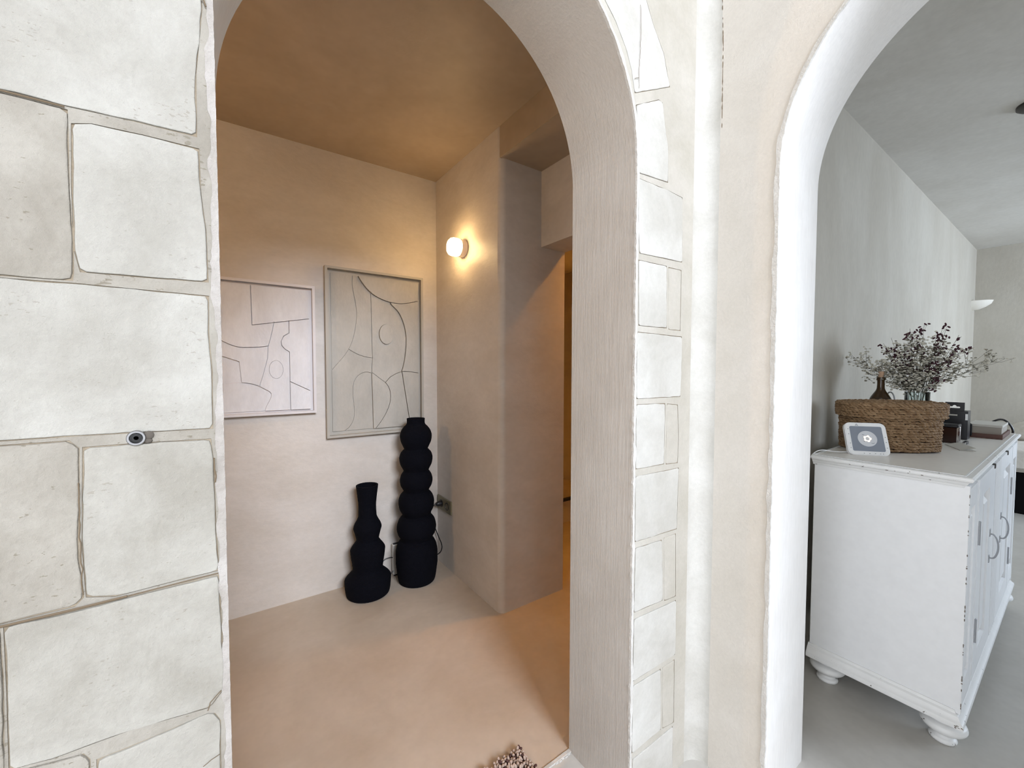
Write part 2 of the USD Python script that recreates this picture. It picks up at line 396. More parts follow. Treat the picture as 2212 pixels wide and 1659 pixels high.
SP = {
'A': [(-0.9, 1.913), (-0.3, 2.06), (-0.016, 2.051), (-0.014, 1.872), (-0.023, 1.777), (-0.024, 1.687), (-0.092, 1.686), (-0.155, 1.683), (-0.232, 1.683), (-0.9, 1.69)],
'B1': [(-0.6, 1.679), (-0.155, 1.679), (-0.155, 1.643), (-0.156, 1.573), (-0.154, 1.514), (-0.155, 1.473), (-0.156, 1.463), (-0.6, 1.452)],
'B2': [(-0.152, 1.663), (-0.133, 1.669), (-0.083, 1.671), (-0.022, 1.671), (-0.021, 1.606), (-0.016, 1.553), (-0.015, 1.478), (-0.078, 1.476), (-0.149, 1.475), (-0.154, 1.503), (-0.154, 1.585)],
'C': [(-0.7, 1.449), (-0.155, 1.46), (-0.093, 1.459), (-0.015, 1.458), (-0.016, 1.402), (-0.013, 1.347), (-0.014, 1.259), (-0.088, 1.26), (-0.157, 1.261), (-0.7, 1.26)],
'D1': [(-0.6, 1.257), (-0.165, 1.256), (-0.156, 1.245), (-0.158, 1.165), (-0.16, 1.097), (-0.157, 1.046), (-0.166, 1.036), (-0.227, 1.036), (-0.6, 1.037)],
'D2': [(-0.153, 1.246), (-0.098, 1.246), (-0.017, 1.244), (-0.014, 1.207), (-0.013, 1.1), (-0.011, 1.04), (-0.063, 1.039), (-0.127, 1.037), (-0.155, 1.045), (-0.157, 1.115)],
'E0': [(-0.6, 1.031), (-0.23, 1.03), (-0.229, 0.971), (-0.23, 0.912), (-0.232, 0.85), (-0.6, 0.85)],
'E': [(-0.227, 1.031), (-0.199, 1.031), (-0.166, 1.031), (-0.127, 1.032), (-0.011, 1.034), (-0.01, 0.976), (-0.008, 0.887), (-0.009, 0.852), (-0.023, 0.835), (-0.029, 0.831), (-0.117, 0.842), (-0.192, 0.843), (-0.212, 0.847), (-0.228, 0.849), (-0.227, 0.947)],
'F1': [(-0.6, 0.846), (-0.228, 0.846), (-0.192, 0.839), (-0.163, 0.834), (-0.157, 0.823), (-0.157, 0.6), (-0.6, 0.6)],
'F2': [(-0.151, 0.819), (-0.118, 0.819), (-0.03, 0.823), (-0.021, 0.819), (-0.014, 0.804), (-0.015, 0.757), (-0.014, 0.6), (-0.153, 0.6)],
'G': [(-0.6, 0.595), (-0.014, 0.595), (-0.014, 0.3), (-0.6, 0.3)], 'H': [(-0.6, 0.295), (-0.014, 0.295), (-0.014, 0.0), (-0.6, 0.0)],
'B0': [(-1.2, 1.68), (-0.605, 1.679), (-0.605, 1.452), (-1.2, 1.45)],
'V0': [(0.53, 2.438), (0.66, 2.405), (0.74, 2.362), (0.814, 2.325), (0.905, 2.50), (0.75, 2.60), (0.56, 2.645)],
'V1': [(0.832, 2.316), (0.878, 2.280), (0.921, 2.228), (0.945, 2.182), (0.960, 2.124), (1.125, 2.205), (1.093, 2.29), (1.042, 2.347), (0.983, 2.439), (0.921, 2.488)],
'V2': [(0.966, 2.094), (1.071, 2.148), (1.089, 2.146), (1.105, 2.076), (1.12, 2.024), (1.123, 1.919), (0.981, 1.91), (0.976, 2.002)],
'S1': [(0.981, 1.896), (1.124, 1.897), (1.2, 1.893), (1.203, 1.788), (1.204, 1.69), (0.99, 1.684), (0.981, 1.796)],
'S2': [(0.986, 1.665), (1.123, 1.667), (1.127, 1.476), (0.99, 1.476)],
'S3': [(0.982, 1.458), (1.21, 1.454), (1.211, 1.361), (1.206, 1.26), (0.984, 1.262)],
'S4': [(0.984, 1.246), (1.126, 1.243), (1.124, 1.051), (0.986, 1.054)],
'S5': [(0.984, 1.033), (1.205, 1.029), (1.202, 0.923), (1.2, 0.827), (0.986, 0.837)],
'S6': [(0.988, 0.818), (1.118, 0.812), (1.125, 0.715), (1.127, 0.613), (0.985, 0.623)],
'S7': [(0.986, 0.603), (1.201, 0.59), (1.204, 0.489), (1.201, 0.406), (0.983, 0.412)],
'S8': [(0.983, 0.399), (1.123, 0.392), (1.128, 0.188), (0.983, 0.189)],
'S9': [(0.988, 0.169), (1.195, 0.165), (1.198, 0.0), (0.985, 0.0)],
'S2b': [(1.132, 1.665), (1.202, 1.665), (1.202, 1.472), (1.137, 1.473)],
'S4b': [(1.136, 1.241), (1.194, 1.235), (1.202, 1.136), (1.199, 1.045), (1.134, 1.049)],
'S6b': [(1.13, 0.815), (1.195, 0.814), (1.201, 0.603), (1.137, 0.608)],
'S8b': [(1.133, 0.391), (1.199, 0.391), (1.202, 0.174), (1.138, 0.186)]}
rnd = random.Random(4)
holes = []
WIDE = {'J': 0}
for i, (k, pts) in enumerate(SP.items()):
    pl = Polygon(pts).buffer(0).difference(A1.buffer(0.006))
    if pl.geom_type != 'Polygon':
        pl = max(pl.geoms, key=lambda g: g.area)
    holes.append(pl.buffer(0.0003))
    small = k.endswith('b') and len(k) == 3
    m = slab_stone(pl, YS + 0.003, YS - (0.0002 if small else rnd.uniform(0.0008, 0.0022)), seed=i, gap=0.0004, bevel=0.0022)
    right = k[0] in 'SV'
    obj('stone_block', m, (LIMEWASH[1] if small else LIMEWASH[0]) if right else STONES[1 if k in ('B1', 'D1', 'F1', 'E0') else 0 if k in ('E', 'F2', 'D2') else 2], wall_front, 30)
face = sbox(-2.4, 0, 1.27, 5.7).difference(A1.buffer(0.004)).difference(unary_union(holes))
obj('pointing', prism_xz(face.intersection(sbox(0.5, 0, 9, 9)), YS, YS + 0.003), LIMEWASH[1], wall_front, 30, label='limewashed pointing between the blocks')
obj('pointing', prism_xz(face.intersection(sbox(-9, 0, 0.5, 9)), YS, YS + 0.003), STONES[1], wall_front, 30, label='cream lime pointing between the blocks')
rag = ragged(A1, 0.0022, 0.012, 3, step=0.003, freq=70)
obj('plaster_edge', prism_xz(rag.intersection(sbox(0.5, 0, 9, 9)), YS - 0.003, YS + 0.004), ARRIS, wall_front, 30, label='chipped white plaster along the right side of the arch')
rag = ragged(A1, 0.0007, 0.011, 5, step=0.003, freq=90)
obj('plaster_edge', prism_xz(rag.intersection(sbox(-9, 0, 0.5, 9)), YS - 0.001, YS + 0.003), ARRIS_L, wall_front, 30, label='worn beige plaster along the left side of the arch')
# soft cove in the corner between the stone wall and the right wall
RC = 0.055
cv = [(XR - RC, YS)] + [(XR - RC + RC * math.sin(t), YS - RC + RC * math.cos(t)) for t in np.linspace(0, PI / 2, 12)] + [(XR + 0.01, YS - RC), (XR + 0.01, YS + 0.02), (XR - RC, YS + 0.02)]
obj('corner_cove', prism_xy(Polygon(cv).buffer(0), 0, 5.6), LIMEWASH[0], wall_front, 50, label='rounded plaster cove in the corner')
def crack(name, pts, parent, r=0.0009, seed=0):
    p = np.array([np.asarray(a, float) for a in pts]); out = []
    for a, b in zip(p[:-1], p[1:]):
        n = max(2, int(np.linalg.norm(b - a) / 0.008))
        out += list(a + (b - a) * np.linspace(0, 1, n, endpoint=False)[:, None])
    out = np.array(out + [p[-1]])
    out += (meshkit.noise(out * 90 + 3.3, seed)[:, None] - 0.5) * 0.004 * np.array([1, 0 if abs(p[0][1] - p[-1][1]) < 0.02 else 1, 0])
    return obj(name, tube(out, r, 5), CRACK, parent)
crack('crack', [(0.976, 0.7575, 2.369), (0.979, 0.7575, 2.308), (0.978, 0.7575, 2.244), (0.973, 0.7575, 2.192), (0.974, 0.7575, 2.141)], wall_front, 0.0005, 1)
crack('crack', [(0.955, 0.7575, 2.160), (0.963, 0.7575, 2.165), (0.973, 0.7575, 2.169)], wall_front, 0.0006, 2)
crack('crack', [(-0.036, 0.7588, 0.745), (-0.027, 0.7588, 0.75), (-0.016, 0.7588, 0.753)], wall_front, 0.0005, 3)
crack('crack', [(-0.030, 0.7588, 0.829), (-0.026, 0.7588, 0.84), (-0.018, 0.7588, 0.848), (-0.012, 0.7588, 0.853)], wall_front, 0.0007, 4)
crack('crack', [(-0.020, 0.7588, 1.890), (-0.012, 0.7588, 1.883), (-0.009, 0.7588, 1.876)], wall_front, 0.0010, 5)
crack('crack', [(-0.0125, 0.7585, 1.215), (-0.0135, 0.7585, 1.197), (-0.0128, 0.7585, 1.178)], wall_front, 0.0011, 6)
crack('crack', [(-0.62, 0.7600, 1.0335), (-0.245, 0.7600, 1.0335), (-0.166, 0.7600, 1.0335), (-0.115, 0.7600, 1.0345)], wall_front, 0.0016, 7)
crack('crack', [(-0.115, 0.7600, 1.0345), (-0.06, 0.7600, 1.036), (-0.012, 0.7600, 1.037)], wall_front, 0.0009, 8)
crack('crack', [(-0.62, 0.7600, 1.684), (-0.232, 0.7600, 1.681), (-0.157, 0.7600, 1.681)], wall_front, 0.0011, 9)
crack('crack', [(-0.157, 0.7600, 1.2), (-0.159, 0.7600, 1.12), (-0.1565, 0.7600, 1.05)], wall_front, 0.0007, 10)

# right-hand wall with the second arch (its opening runs along y)
A2 = arch(-0.469, 0.531, 1.93, 1.93)
A2big = arch(-0.469, 0.531, 1.93, 1.93, grow=0.006)
wall_right = struct('wall_right', prism_yz(sbox(-6.5, 0, 0.79, 5.7).difference(A2big), XR, XR2), WALL_R, 'cream plaster wall pierced by the round arch into the grey room')
obj('arch_lining', prism_yz(A2big.difference(A2).intersection(sbox(-9, 0, 9, 9)), XR + 0.001, XR2 + 0.001).subdivide_to_size(0.05), LINING_R, wall_right, label='pale plaster lining of the arch')
obj('plaster_edge', prism_yz(ragged(A2, 0.002, 0.014, 8, step=0.004, freq=50), XR - 0.0035, XR + 0.003), ARRIS, wall_right, 30, label='rough white plaster along the arch rim')
crack('crack', [(1.3195, 0.712, 2.62), (1.3185, 0.708, 2.505), (1.3185, 0.705, 2.428), (1.3185, 0.703, 2.373), (1.3185, 0.703, 2.29), (1.3185, 0.7025, 2.2), (1.3185, 0.702, 2.12)], wall_right, 0.0013, 11)

# floors
struct('floor', cat_(box(-2.4, XR + 0.02, -6.5, 0.90, -0.1, 0.0), box(AX0 - 0.05, AX1 + 0.05, 0.90, YH - 0.004, -0.1, 0.0)), ROOM_F, 'grey microcement floor in front of the arches')
struct('floor_bedroom', box(XR + 0.02, 7.3, -3.8, 0.80, -0.1, 0.0), ROOM_F, 'grey microcement floor of the grey room')
struct('floor_hall', box(-1.4, 3.8, YH - 0.004, 3.1, -0.1, 0.0015), HALL_FLOOR, 'beige microcement floor of the hall')
tp = [(0.50, YH - 0.008), (AX1, YH - 0.009), (AX1, YH + 0.003), (0.80, YH + 0.0), (0.50, YH + 0.002)]
struct('trim_1', cat_(prism_xy(Polygon(tp), -0.001, 0.006), *[box(x, x + 0.012, YH - 0.012 - 0.002 * (k % 2), YH - 0.004, -0.001, 0.004, 0.001) for k, x in enumerate(np.linspace(0.90, 0.955, 5))]), ARRIS, 'chipped white edge where the hall floor meets the threshold')

# hall
struct('wall_back', box(-1.4, 1.3, 2.62, 2.8, 0, 2.9), HALL, 'hall wall behind the two reliefs and the black vases')
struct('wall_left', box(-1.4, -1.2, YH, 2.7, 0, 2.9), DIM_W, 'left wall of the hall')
rb = 0.035
cp = [(1.214, 3.0), (1.214, 1.82 + rb)] + [(1.214 + rb - rb * math.cos(t), 1.82 + rb - rb * math.sin(t)) for t in np.linspace(0, PI / 2, 10)] + [(1.67, 1.82), (1.67, 3.0)]
struct('wall_hall_right', prism_xy(Polygon(cp).buffer(0), 0, 2.9), HALL, 'hall wall with the wall lamp, turning the corner into the passage', smooth=50)
struct('wall_passage_absorber', cat_(box(0.985, 1.66, YH, YH + 0.012, 0, 2.46), box(-1.2, -0.02, YH, YH + 0.012, 0, 2.62)), DIM_W, 'unseen dark skin added on the hall side of the stone wall to absorb bounce')  # unseen skin, added to keep bounced daylight out of the passage
struct('ceiling_hall', box(-1.4, 1.214, YH - 0.05, 2.7, 2.625, 2.9), HALL_CEIL_SHADE, 'plaster ceiling of the hall')
struct('ceiling_passage', box(1.214, 1.49, YH - 0.05, 1.83, 2.462, 2.9), HALL_CEIL_SHADE, 'lower plaster ceiling over the passage')
struct('wall_doorway', box(1.49, 1.67, YH - 0.05, 1.83, 2.04, 2.9), HALL, 'plaster head over the doorway at the end of the passage')
struct('ceiling_washroom', box(1.67, 3.8, YH - 0.05, 3.1, 2.5, 2.9), HALL, 'ceiling of the lamplit room behind the passage')
struct('wall_washroom_back', box(1.67, 3.8, 2.62, 2.8, 0, 2.6), HALL, 'lamplit wall behind the tall mirror')
struct('wall_washroom_right', box(3.4, 3.6, YH, 2.7, 0, 2.6), HALL, 'far wall of the lamplit room')

# grey room beyond the second arch
struct('wall_sideboard', box(1.45, 7.3, 0.78, YH, 0, 2.95), ROOM_W, 'grey plaster wall behind the white sideboard')
struct('wall_end', box(7.04, 7.3, -3.8, 0.79, 0, 2.95), ROOM_W, 'far grey plaster wall beside the bed')
wb = sbox(1.5, 0, 7.3, 2.95).difference(sbox(4.5, 1.2, 6.3, 2.5))
struct('wall_bedroom_window', prism_xz(wb, -3.2, -3.0), ROOM_W, 'wall of the grey room that holds its window')
struct('ceiling_bedroom', box(1.35, 7.3, -3.8, 0.80, 2.71, 2.95), ROOM_C, 'grey plaster ceiling of the second room')

# the room the photograph is taken from
struct('ceiling', box(-2.4, XR + 0.05, -6.5, 0.80, 5.6, 5.75), DIM_W, 'brown ceiling of the tall front room')
struct('wall_room_left', prism_yz(sbox(-6.5, 0, 0.80, 5.7).difference(sbox(-0.9, 0.3, 0.5, 1.9)), -2.6, -2.38), WHITE_W, 'white left wall of the tall front room')
ww = sbox(-2.4, 0, XR + 0.05, 5.7).difference(sbox(-1.22, 3.5, 1.62, 5.5).intersection(sbox(-2.4, 0, XR, 9)))
struct('wall_window', prism_xz(ww, -6.5, -6.3), DIM_W, 'brown wall with the high clerestory window')

# ================================================================== the hall's things
# metal fitting in the stone wall
t = thing('wall_anchor', 'small dull metal anchor screwed into the stone joint', 'wall anchor', (-0.1, YS, 1.2535))
def ywards(m):   # lathe axis z -> -y
    m.apply_transform(trimesh.transformations.rotation_matrix(PI / 2, (1, 0, 0))); return m
obj('flange', ywards(lathe([(0.0105, -0.002), (0.0105, 0.004), (0.0095, 0.0055), (0.0075, 0.0055), (0.0065, 0.004), (0.0065, 0.001)], 32)), STEEL, t)
obj('socket', ywards(lathe([(0.0060, 0.0), (0.0060, 0.0035), (0.004, 0.0045), (0.0028, 0.0045), (0.0028, 0.001)], 24)), DARK, t)
obj('chip', cat_(ball((0.013, -0.002, 0.003), 0.006, 1, (1, .4, 1)), ball((0.012, -0.001, -0.005), 0.005, 1, (1, .5, .8))), plain('anchor_chip', (0.10, 0.085, 0.07), 0.9), t)

# relief pictures -----------------------------------------------------
def frame_mesh(w, h, fw, d, x0, z0):
    """Square-section frame; local x right, z up, back at y = 0, front at y = -d."""
    outer = sbox(x0, z0, x0 + w, z0 + h); inner = sbox(x0 + fw, z0 + fw, x0 + w - fw, z0 + h - fw)
    return prism_xz(outer.difference(inner), -d, 0)

def relief_pieces(panel, lines, gap):
    cut = panel
    for l in lines:
        cut = cut.difference(LineString(l).buffer(gap, cap_style='flat'))
    return sorted([g for g in getattr(cut, 'geoms', [cut]) if g.area > 2e-4], key=lambda g: -g.area)

def ext(l, a=0.0, b=0.0):
    """Lengthens a line at its two ends, so that it reaches the next one."""
    l = [np.array(p) for p in l]
    p0 = l[0] + (l[0] - l[1]) / np.linalg.norm(l[0] - l[1]) * a
    p1 = l[-1] + (l[-1] - l[-2]) / np.linalg.norm(l[-1] - l[-2]) * b
    return [tuple(p0)] + [tuple(p) for p in l[1:-1]] + [tuple(p1)] if len(l) > 2 else [tuple(p0), tuple(p1)]

def spl(l, n=24):
    return [tuple(p) for p in curve(l, n)]

XA, ZA = 0.493, 0.937
t = thing('relief_picture', 'greige framed plaster relief behind the tall vase, nearer the corner', 'picture', (XA, 2.62, ZA))
obj('frame', frame_mesh(0.605, 1.014, 0.014, 0.042, 0, 0), FRAME_G, t, label='slim greige box frame')
obj('backing', box(0.010, 0.595, -0.012, -0.002, 0.010, 1.004), FRAME_G, t)
loc = lambda l: [(x - XA, z - ZA) for x, z in l]
arc1 = loc([(0.675, 1.93), (0.686, 1.91), (0.711, 1.872), (0.76, 1.821), (0.818, 1.79), (0.877, 1.774), (0.946, 1.77), (1.002, 1.779), (1.075, 1.802)])
cur2 = loc([(0.879, 1.776), (0.881, 1.77), (0.915, 1.736), (0.953, 1.683), (0.976, 1.616), (0.985, 1.544), (0.982, 1.475), (0.971, 1.398), (0.950, 1.325)])
arc3 = loc([(0.956, 1.333), (0.911, 1.315), (0.876, 1.295), (0.843, 1.258)])
arc4 = loc([(0.950, 1.331), (0.998, 1.331), (1.08, 1.319)])
lin5 = loc([(0.9535, 1.333), (1.003, 1.011), (1.015, 0.94)])
ver6 = loc([(0.760, 1.325), (0.768, 0.94)])
arch7 = loc([(0.763, 1.3195), (0.712, 1.326), (0.676, 1.305), (0.655, 1.273), (0.646, 1.216), (0.65, 1.144), (0.654, 1.072), (0.63, 1.002), (0.57, 0.96), (0.54, 0.95)])
ver8 = loc([(0.760, 1.826), (0.764, 1.622), (0.766, 1.417), (0.761, 1.315)])
arc9 = loc([(0.66, 1.94), (0.658, 1.806), (0.674, 1.701), (0.666, 1.601), (0.627, 1.472), (0.583, 1.407), (0.515, 1.325)])
arc10 = loc([(0.622, 1.471), (0.678, 1.438), (0.72, 1.424), (0.770, 1.4165)])
arc11 = loc([(0.757, 1.328), (0.772, 1.319), (0.805, 1.292), (0.850, 1.258)])
arc12 = loc([(0.842, 1.264), (0.872, 1.216), (0.875, 1.141), (0.855, 1.081), (0.794, 0.988), (0.764, 0.955)])
panel = sbox(0.036, 0.036, 0.575, 0.978)
pcs = relief_pieces(panel, [spl(arc1), spl(cur2), arc3, arc4, lin5, ver6, spl(arch7), ver8, spl(arc9), spl(arc10), arc11, spl(arc12)], 0.0016)
def art_height(x, z):
    for (xa, xb, za, zb, h) in ((0.80, 1.1, 1.80, 1.95, .019), (0.99, 1.1, 1.33, 1.80, .017), (0.99, 1.1, 0.9, 1.33, .018), (0.88, 0.99, 0.9, 1.33, .014), (0.765, 0.86, 0.9, 1.25, .014),
                                (0.767, 0.99, 1.25, 1.80, .0085), (0.65, 0.765, 1.42, 1.95, .0065), (0.65, 0.76, 0.9, 1.32, .0055)):
        if xa < x < xb and za < z < zb:
            return h
    return .0045 if z > 1.4 else .007
DC = Polygon([(0.853 - XA + 0.044 * math.cos(a), 1.568 - ZA + 0.062 * math.sin(a)) for a in np.linspace(0, 2 * PI, 48)])
for g in pcs:
    g = g.difference(DC.buffer(0.0012))
    c = g.representative_point()
    obj('relief_piece', prism_xz(g, -0.012 - art_height(c.x + XA, c.y + ZA), -0.011), ART_G, t, 20)
m = prism_xz(DC, -0.0275, -0.012); m.apply_transform(trimesh.transformations.rotation_matrix(0.07, (0, 0, 1), (0.36 + 0.044, -0.02, 0)))
obj('relief_disc', m, ART_G, t, 20, label='round disc set into the relief')

XB, ZB = -0.170, 1.094
t = thing('relief_picture', 'white framed plaster relief cut by the left arch edge', 'picture', (XB, 2.62, ZB))
obj('frame', frame_mesh(0.609, 0.727, 0.014, 0.040, 0, 0), FRAME_W, t, label='slim white box frame')
obj('backing', box(0.010, 0.600, -0.012, -0.002, 0.010, 0.717), FRAME_W, t)
loc = lambda l: [(x - XB, z - ZB) for x, z in l]
rect = loc([(0.1275, 1.83), (0.131, 1.582), (0.43, 1.638)])
line2 = loc([(0.306, 1.618), (0.306, 1.548), (0.279, 1.53), (0.266, 1.502), (0.268, 1.478), (0.284, 1.458), (0.306, 1.443), (0.306, 1.275), (0.307, 1.09)])
slant = loc([(0.303, 1.2785), (0.43, 1.211)])
arcl = loc([(-0.16, 1.58), (-0.06, 1.525), (0.008, 1.487), (0.037, 1.472), (0.071, 1.462), (0.115, 1.462), (0.159, 1.465), (0.207, 1.4735)])
vert = loc([(0.234, 1.606), (0.214, 1.51), (0.203, 1.471), (0.2, 1.407), (0.172, 1.296), (0.158, 1.250)])
poly = loc([(-0.16, 1.466), (0.008, 1.409), (0.07, 1.386), (0.079, 1.272)])
arc2 = loc([(-0.16, 1.20), (-0.06, 1.243), (0.009, 1.263), (0.044, 1.273), (0.079, 1.274), (0.119, 1.268), (0.16, 1.252), (0.188, 1.234), (0.211, 1.217), (0.203, 1.17), (0.198, 1.09)])
panel = sbox(0.030, 0.024, 0.579, 0.700)
pcs = relief_pieces(panel, [rect, line2, slant, spl(arcl), vert, poly, spl(arc2, 40)], 0.0016)
dc = Polygon([(0.240 - XB + 0.033 * math.cos(a), 1.344 - ZB + 0.049 * math.sin(a)) for a in np.linspace(0, 2 * PI, 48)])
for i, g in enumerate(pcs):
    g = g.difference(dc.buffer(0.0012))
    c = g.representative_point(); x, z = c.x + XB, c.y + ZB
    h = 0.013
    if z > 1.6 and x > 0.13: h = 0.016
    elif x > 0.31: h = 0.017 if z > 1.25 else 0.0175
    elif x < 0.08 and 1.26 < z < 1.42: h = 0.002
    elif x < 0.2 and z < 1.27: h = 0.006
    elif x < 0.2 and z > 1.47: h = 0.016
    obj('relief_piece', prism_xz(g, -0.012 - h, -0.011), ART_W, t, 20)
obj('relief_disc', prism_xz(dc, -0.0275, -0.012), ART_W, t, 20, label='round disc set into the relief')

# black vases ---------------------------------------------------------
def vase(name, label, loc_, prof, seed, smoothed=True):
    t = thing(name, label, 'vase', loc_)
    p = smooth_prof(prof, 9) if smoothed else np.array(prof)
    rim = p[-1]
    inner = [(rim[0] - 0.006, rim[1] + 0.001), (rim[0] - 0.011, rim[1] - 0.004), (rim[0] - 0.014, rim[1] - 0.05), (rim[0] - 0.014, rim[1] - 0.16)]
    m = lathe(np.vstack([p, inner]), 96, 0.03, seed)
    obj('body', m, BLACK_CLAY, t, True)
    return t
tall = [(0.092, 0.0), (0.108, 0.003), (0.116, 0.02), (0.124, 0.075), (0.130, 0.14), (0.130, 0.185), (0.124, 0.225), (0.110, 0.257), (0.098, 0.272), (0.101, 0.283),
        (0.116, 0.312), (0.122, 0.348), (0.115, 0.385), (0.098, 0.412), (0.084, 0.424), (0.089, 0.436), (0.105, 0.468), (0.111, 0.508), (0.103, 0.545), (0.088, 0.567), (0.077, 0.577),
        (0.082, 0.590), (0.096, 0.617), (0.101, 0.648), (0.095, 0.677), (0.083, 0.698), (0.077, 0.707), (0.082, 0.720), (0.098, 0.753), (0.103, 0.787), (0.095, 0.818), (0.080, 0.837), (0.073, 0.845),
        (0.079, 0.860), (0.094, 0.897), (0.098, 0.927), (0.091, 0.957), (0.073, 0.985), (0.058, 1.001), (0.055, 1.012), (0.056, 1.036)]
vase('vase', 'tall matte black floor vase of six stacked bulges', (0.985, 2.44, 0.0015), tall, 3)
short = [(0.100, 0.0), (0.120, 0.006), (0.127, 0.03), (0.131, 0.07), (0.132, 0.094), (0.127, 0.104), (0.105, 0.128), (0.088, 0.146), (0.085, 0.156), (0.089, 0.19), (0.096, 0.236), (0.099, 0.272),
         (0.092, 0.288), (0.075, 0.312), (0.064, 0.333), (0.066, 0.346), (0.074, 0.378), (0.080, 0.403), (0.076, 0.420), (0.060, 0.452), (0.052, 0.474), (0.050, 0.53), (0.054, 0.585), (0.060, 0.634), (0.0625, 0.656)]
vase('vase', 'short matte black floor vase with flared neck and stepped shoulders', (0.686, 2.462, 0.0015), short, 9)

# socket plate, plug, flex, router
t = thing('power_outlet', 'khaki double socket plate low on the hall wall', 'power outlet', (1.214, 2.50, 0.427))
obj('plate', box(-0.010, 0.0, -0.104, 0.104, -0.045, 0.045, 0.002), BRASS_PLATE, t)
def xwards(m):   # lathe axis z -> -x
    m.apply_transform(trimesh.transformations.rotation_matrix(-PI / 2, (0, 1, 0))); return m
for y in (0.042, -0.046):
    m = xwards(lathe([(0.026, 0.009), (0.026, 0.0115), (0.022, 0.0118), (0.020, 0.004)], 40)); m.apply_translation((0, y, 0))
    obj('socket', m, BLACK_PL, t)
m = xwards(lathe([(0.018, 0.0), (0.018, 0.02), (0.014, 0.032), (0.006, 0.042)], 28)); m.apply_translation((1.204, 2.542, 0.427))
flex = tube(curve([(1.165, 2.542, 0.427), (1.145, 2.548, 0.417), (1.148, 2.59, 0.385), (1.158, 2.604, 0.32), (1.178, 2.592, 0.25), (1.190, 2.545, 0.185), (1.192, 2.507, 0.135), (1.175, 2.53, 0.085), (1.14, 2.57, 0.07), (1.07, 2.585, 0.05), (1.0, 2.587, 0.04)], 70), 0.0034, 8)
t = thing('power_cable', 'black cable plugged into the khaki double socket', 'cable')
obj('plug', m, BLACK_PL, t); obj('flex', flex, BLACK_PL, t)
t = thing('router', 'slim pale box standing behind the tall black vase', 'router', (0.93, 2.585, 0.0015))
obj('case', box(-0.055, 0.055, -0.016, 0.016, 0.006, 0.205, 0.004), PALE_PL, t)
obj('vent', box(-0.048, 0.048, -0.011, 0.011, 0.203, 0.207), BLACK_PL, t)
obj('foot', box(-0.05, 0.05, -0.018, 0.018, 0.0, 0.007, 0.002), BLACK_PL, t)
w = tube(curve([(0.88, 2.578, 0.12), (0.85, 2.575, 0.128), (0.82, 2.574, 0.122), (0.79, 2.572, 0.09), (0.77, 2.57, 0.03), (0.79, 2.568, 0.006), (0.83, 2.565, 0.012), (0.87, 2.572, 0.03), (0.885, 2.575, 0.05)], 60), 0.003, 8)
obj('power_cable', w, BLACK_PL, None, label='thin black cable looping between the two black vases', cat='cable')

# wall lamp
def wall_lamp(label, loc_, rz, glow):
    t = thing('wall_lamp', label, 'lamp', loc_, rz)
    m = lathe([(0.048, 0.0), (0.052, 0.002), (0.052, 0.034), (0.050, 0.037)], 48); obj('base', xwards(m), PORCELAIN, t, label='round pale porcelain base')
    m = lathe([(0.047, 0.036), (0.051, 0.041), (0.0535, 0.052), (0.0535, 0.076), (0.050, 0.090), (0.041, 0.099), (0.025, 0.103), (0.0, 0.104)], 48)
    obj('shade', xwards(m), glow, t, label='lit opal glass shade')
    return t
wall_lamp('lit cylindrical wall lamp with opal glass shade in the hall', (1.2135, 2.222, 2.079), 0, GLOW)

# lamplit room behind the passage
wall_lamp('lit wall lamp beside the mirror in the room behind the passage', (3.398, 2.30, 1.95), 0, GLOW_B)
wall_lamp('unseen lamp added on the left wall of the hall for warm fill', (-1.1995, 1.75, 1.95), PI, GLOW_FILL)  # added lamp out of view, fills the upper hall with warm light
t = thing('ceiling_lamp', 'recessed warm downlight in the ceiling behind the doorway', 'lamp', (2.0, 1.60, 2.5))
obj('housing', lathe([(0.076, -0.125), (0.085, -0.125), (0.085, 0.0), (0.0, 0.0), (0.0, -0.012), (0.074, -0.012), (0.076, -0.125)], 40, caps=False), BLACK_PL, t)
obj('lens', lathe([(0.0, -0.022), (0.07, -0.022), (0.07, -0.016), (0.0, -0.016)], 32), GLOW_C, t)
t = thing('mirror', 'tall mirror in a thin black frame past the doorway', 'mirror', (2.45, 2.62, 0.20))
obj('glass', box(-0.47, 0.47, -0.014, -0.002, 0.02, 2.20), MIRROR, t, label='gold-toned mirror glass')
obj('frame', prism_xz(sbox(-0.5, 0, 0.5, 2.22).difference(sbox(-0.48, 0.02, 0.48, 2.20)), -0.03, -0.0005), BLACK_PL, t)

# bobble mat on the threshold
t = thing('bobble_mat', 'chunky brown and white bobble mat on the arch threshold', 'mat', (0.58, 0.80, 0.002))
obj('backing', box(-0.30, 0.245, -0.27, 0.315, 0.0, 0.012, 0.004), BOBBLE_B, t)
rnd = random.Random(11); bb, bd = [], []
for i in range(52):
    for j in range(56):
        x = -0.295 + i * 0.0105 + rnd.uniform(-.003, .003); y = -0.265 + j * 0.0105 + rnd.uniform(-.003, .003)
        lift = 0.004 * math.sin(i * 0.9) * math.cos(j * 0.7)
        m = ball((0, 0, 0), 0.0053, 1, (0.9, 0.9, 1.7))
        m.apply_transform(trimesh.transformations.euler_matrix(rnd.uniform(-.7, .7), rnd.uniform(-.7, .7), 0))
        m.apply_translation((x, y, 0.019 + lift + rnd.uniform(-.003, .005)))
        (bb if rnd.random() < 0.87 else bd).append(m)
obj('pile', cat_(*bb), BOBBLE, t, True, kind='stuff')
obj('dark_pile', cat_(*bd), BOBBLE_B, t, True, kind='stuff', label='brown loops among the pale pile')

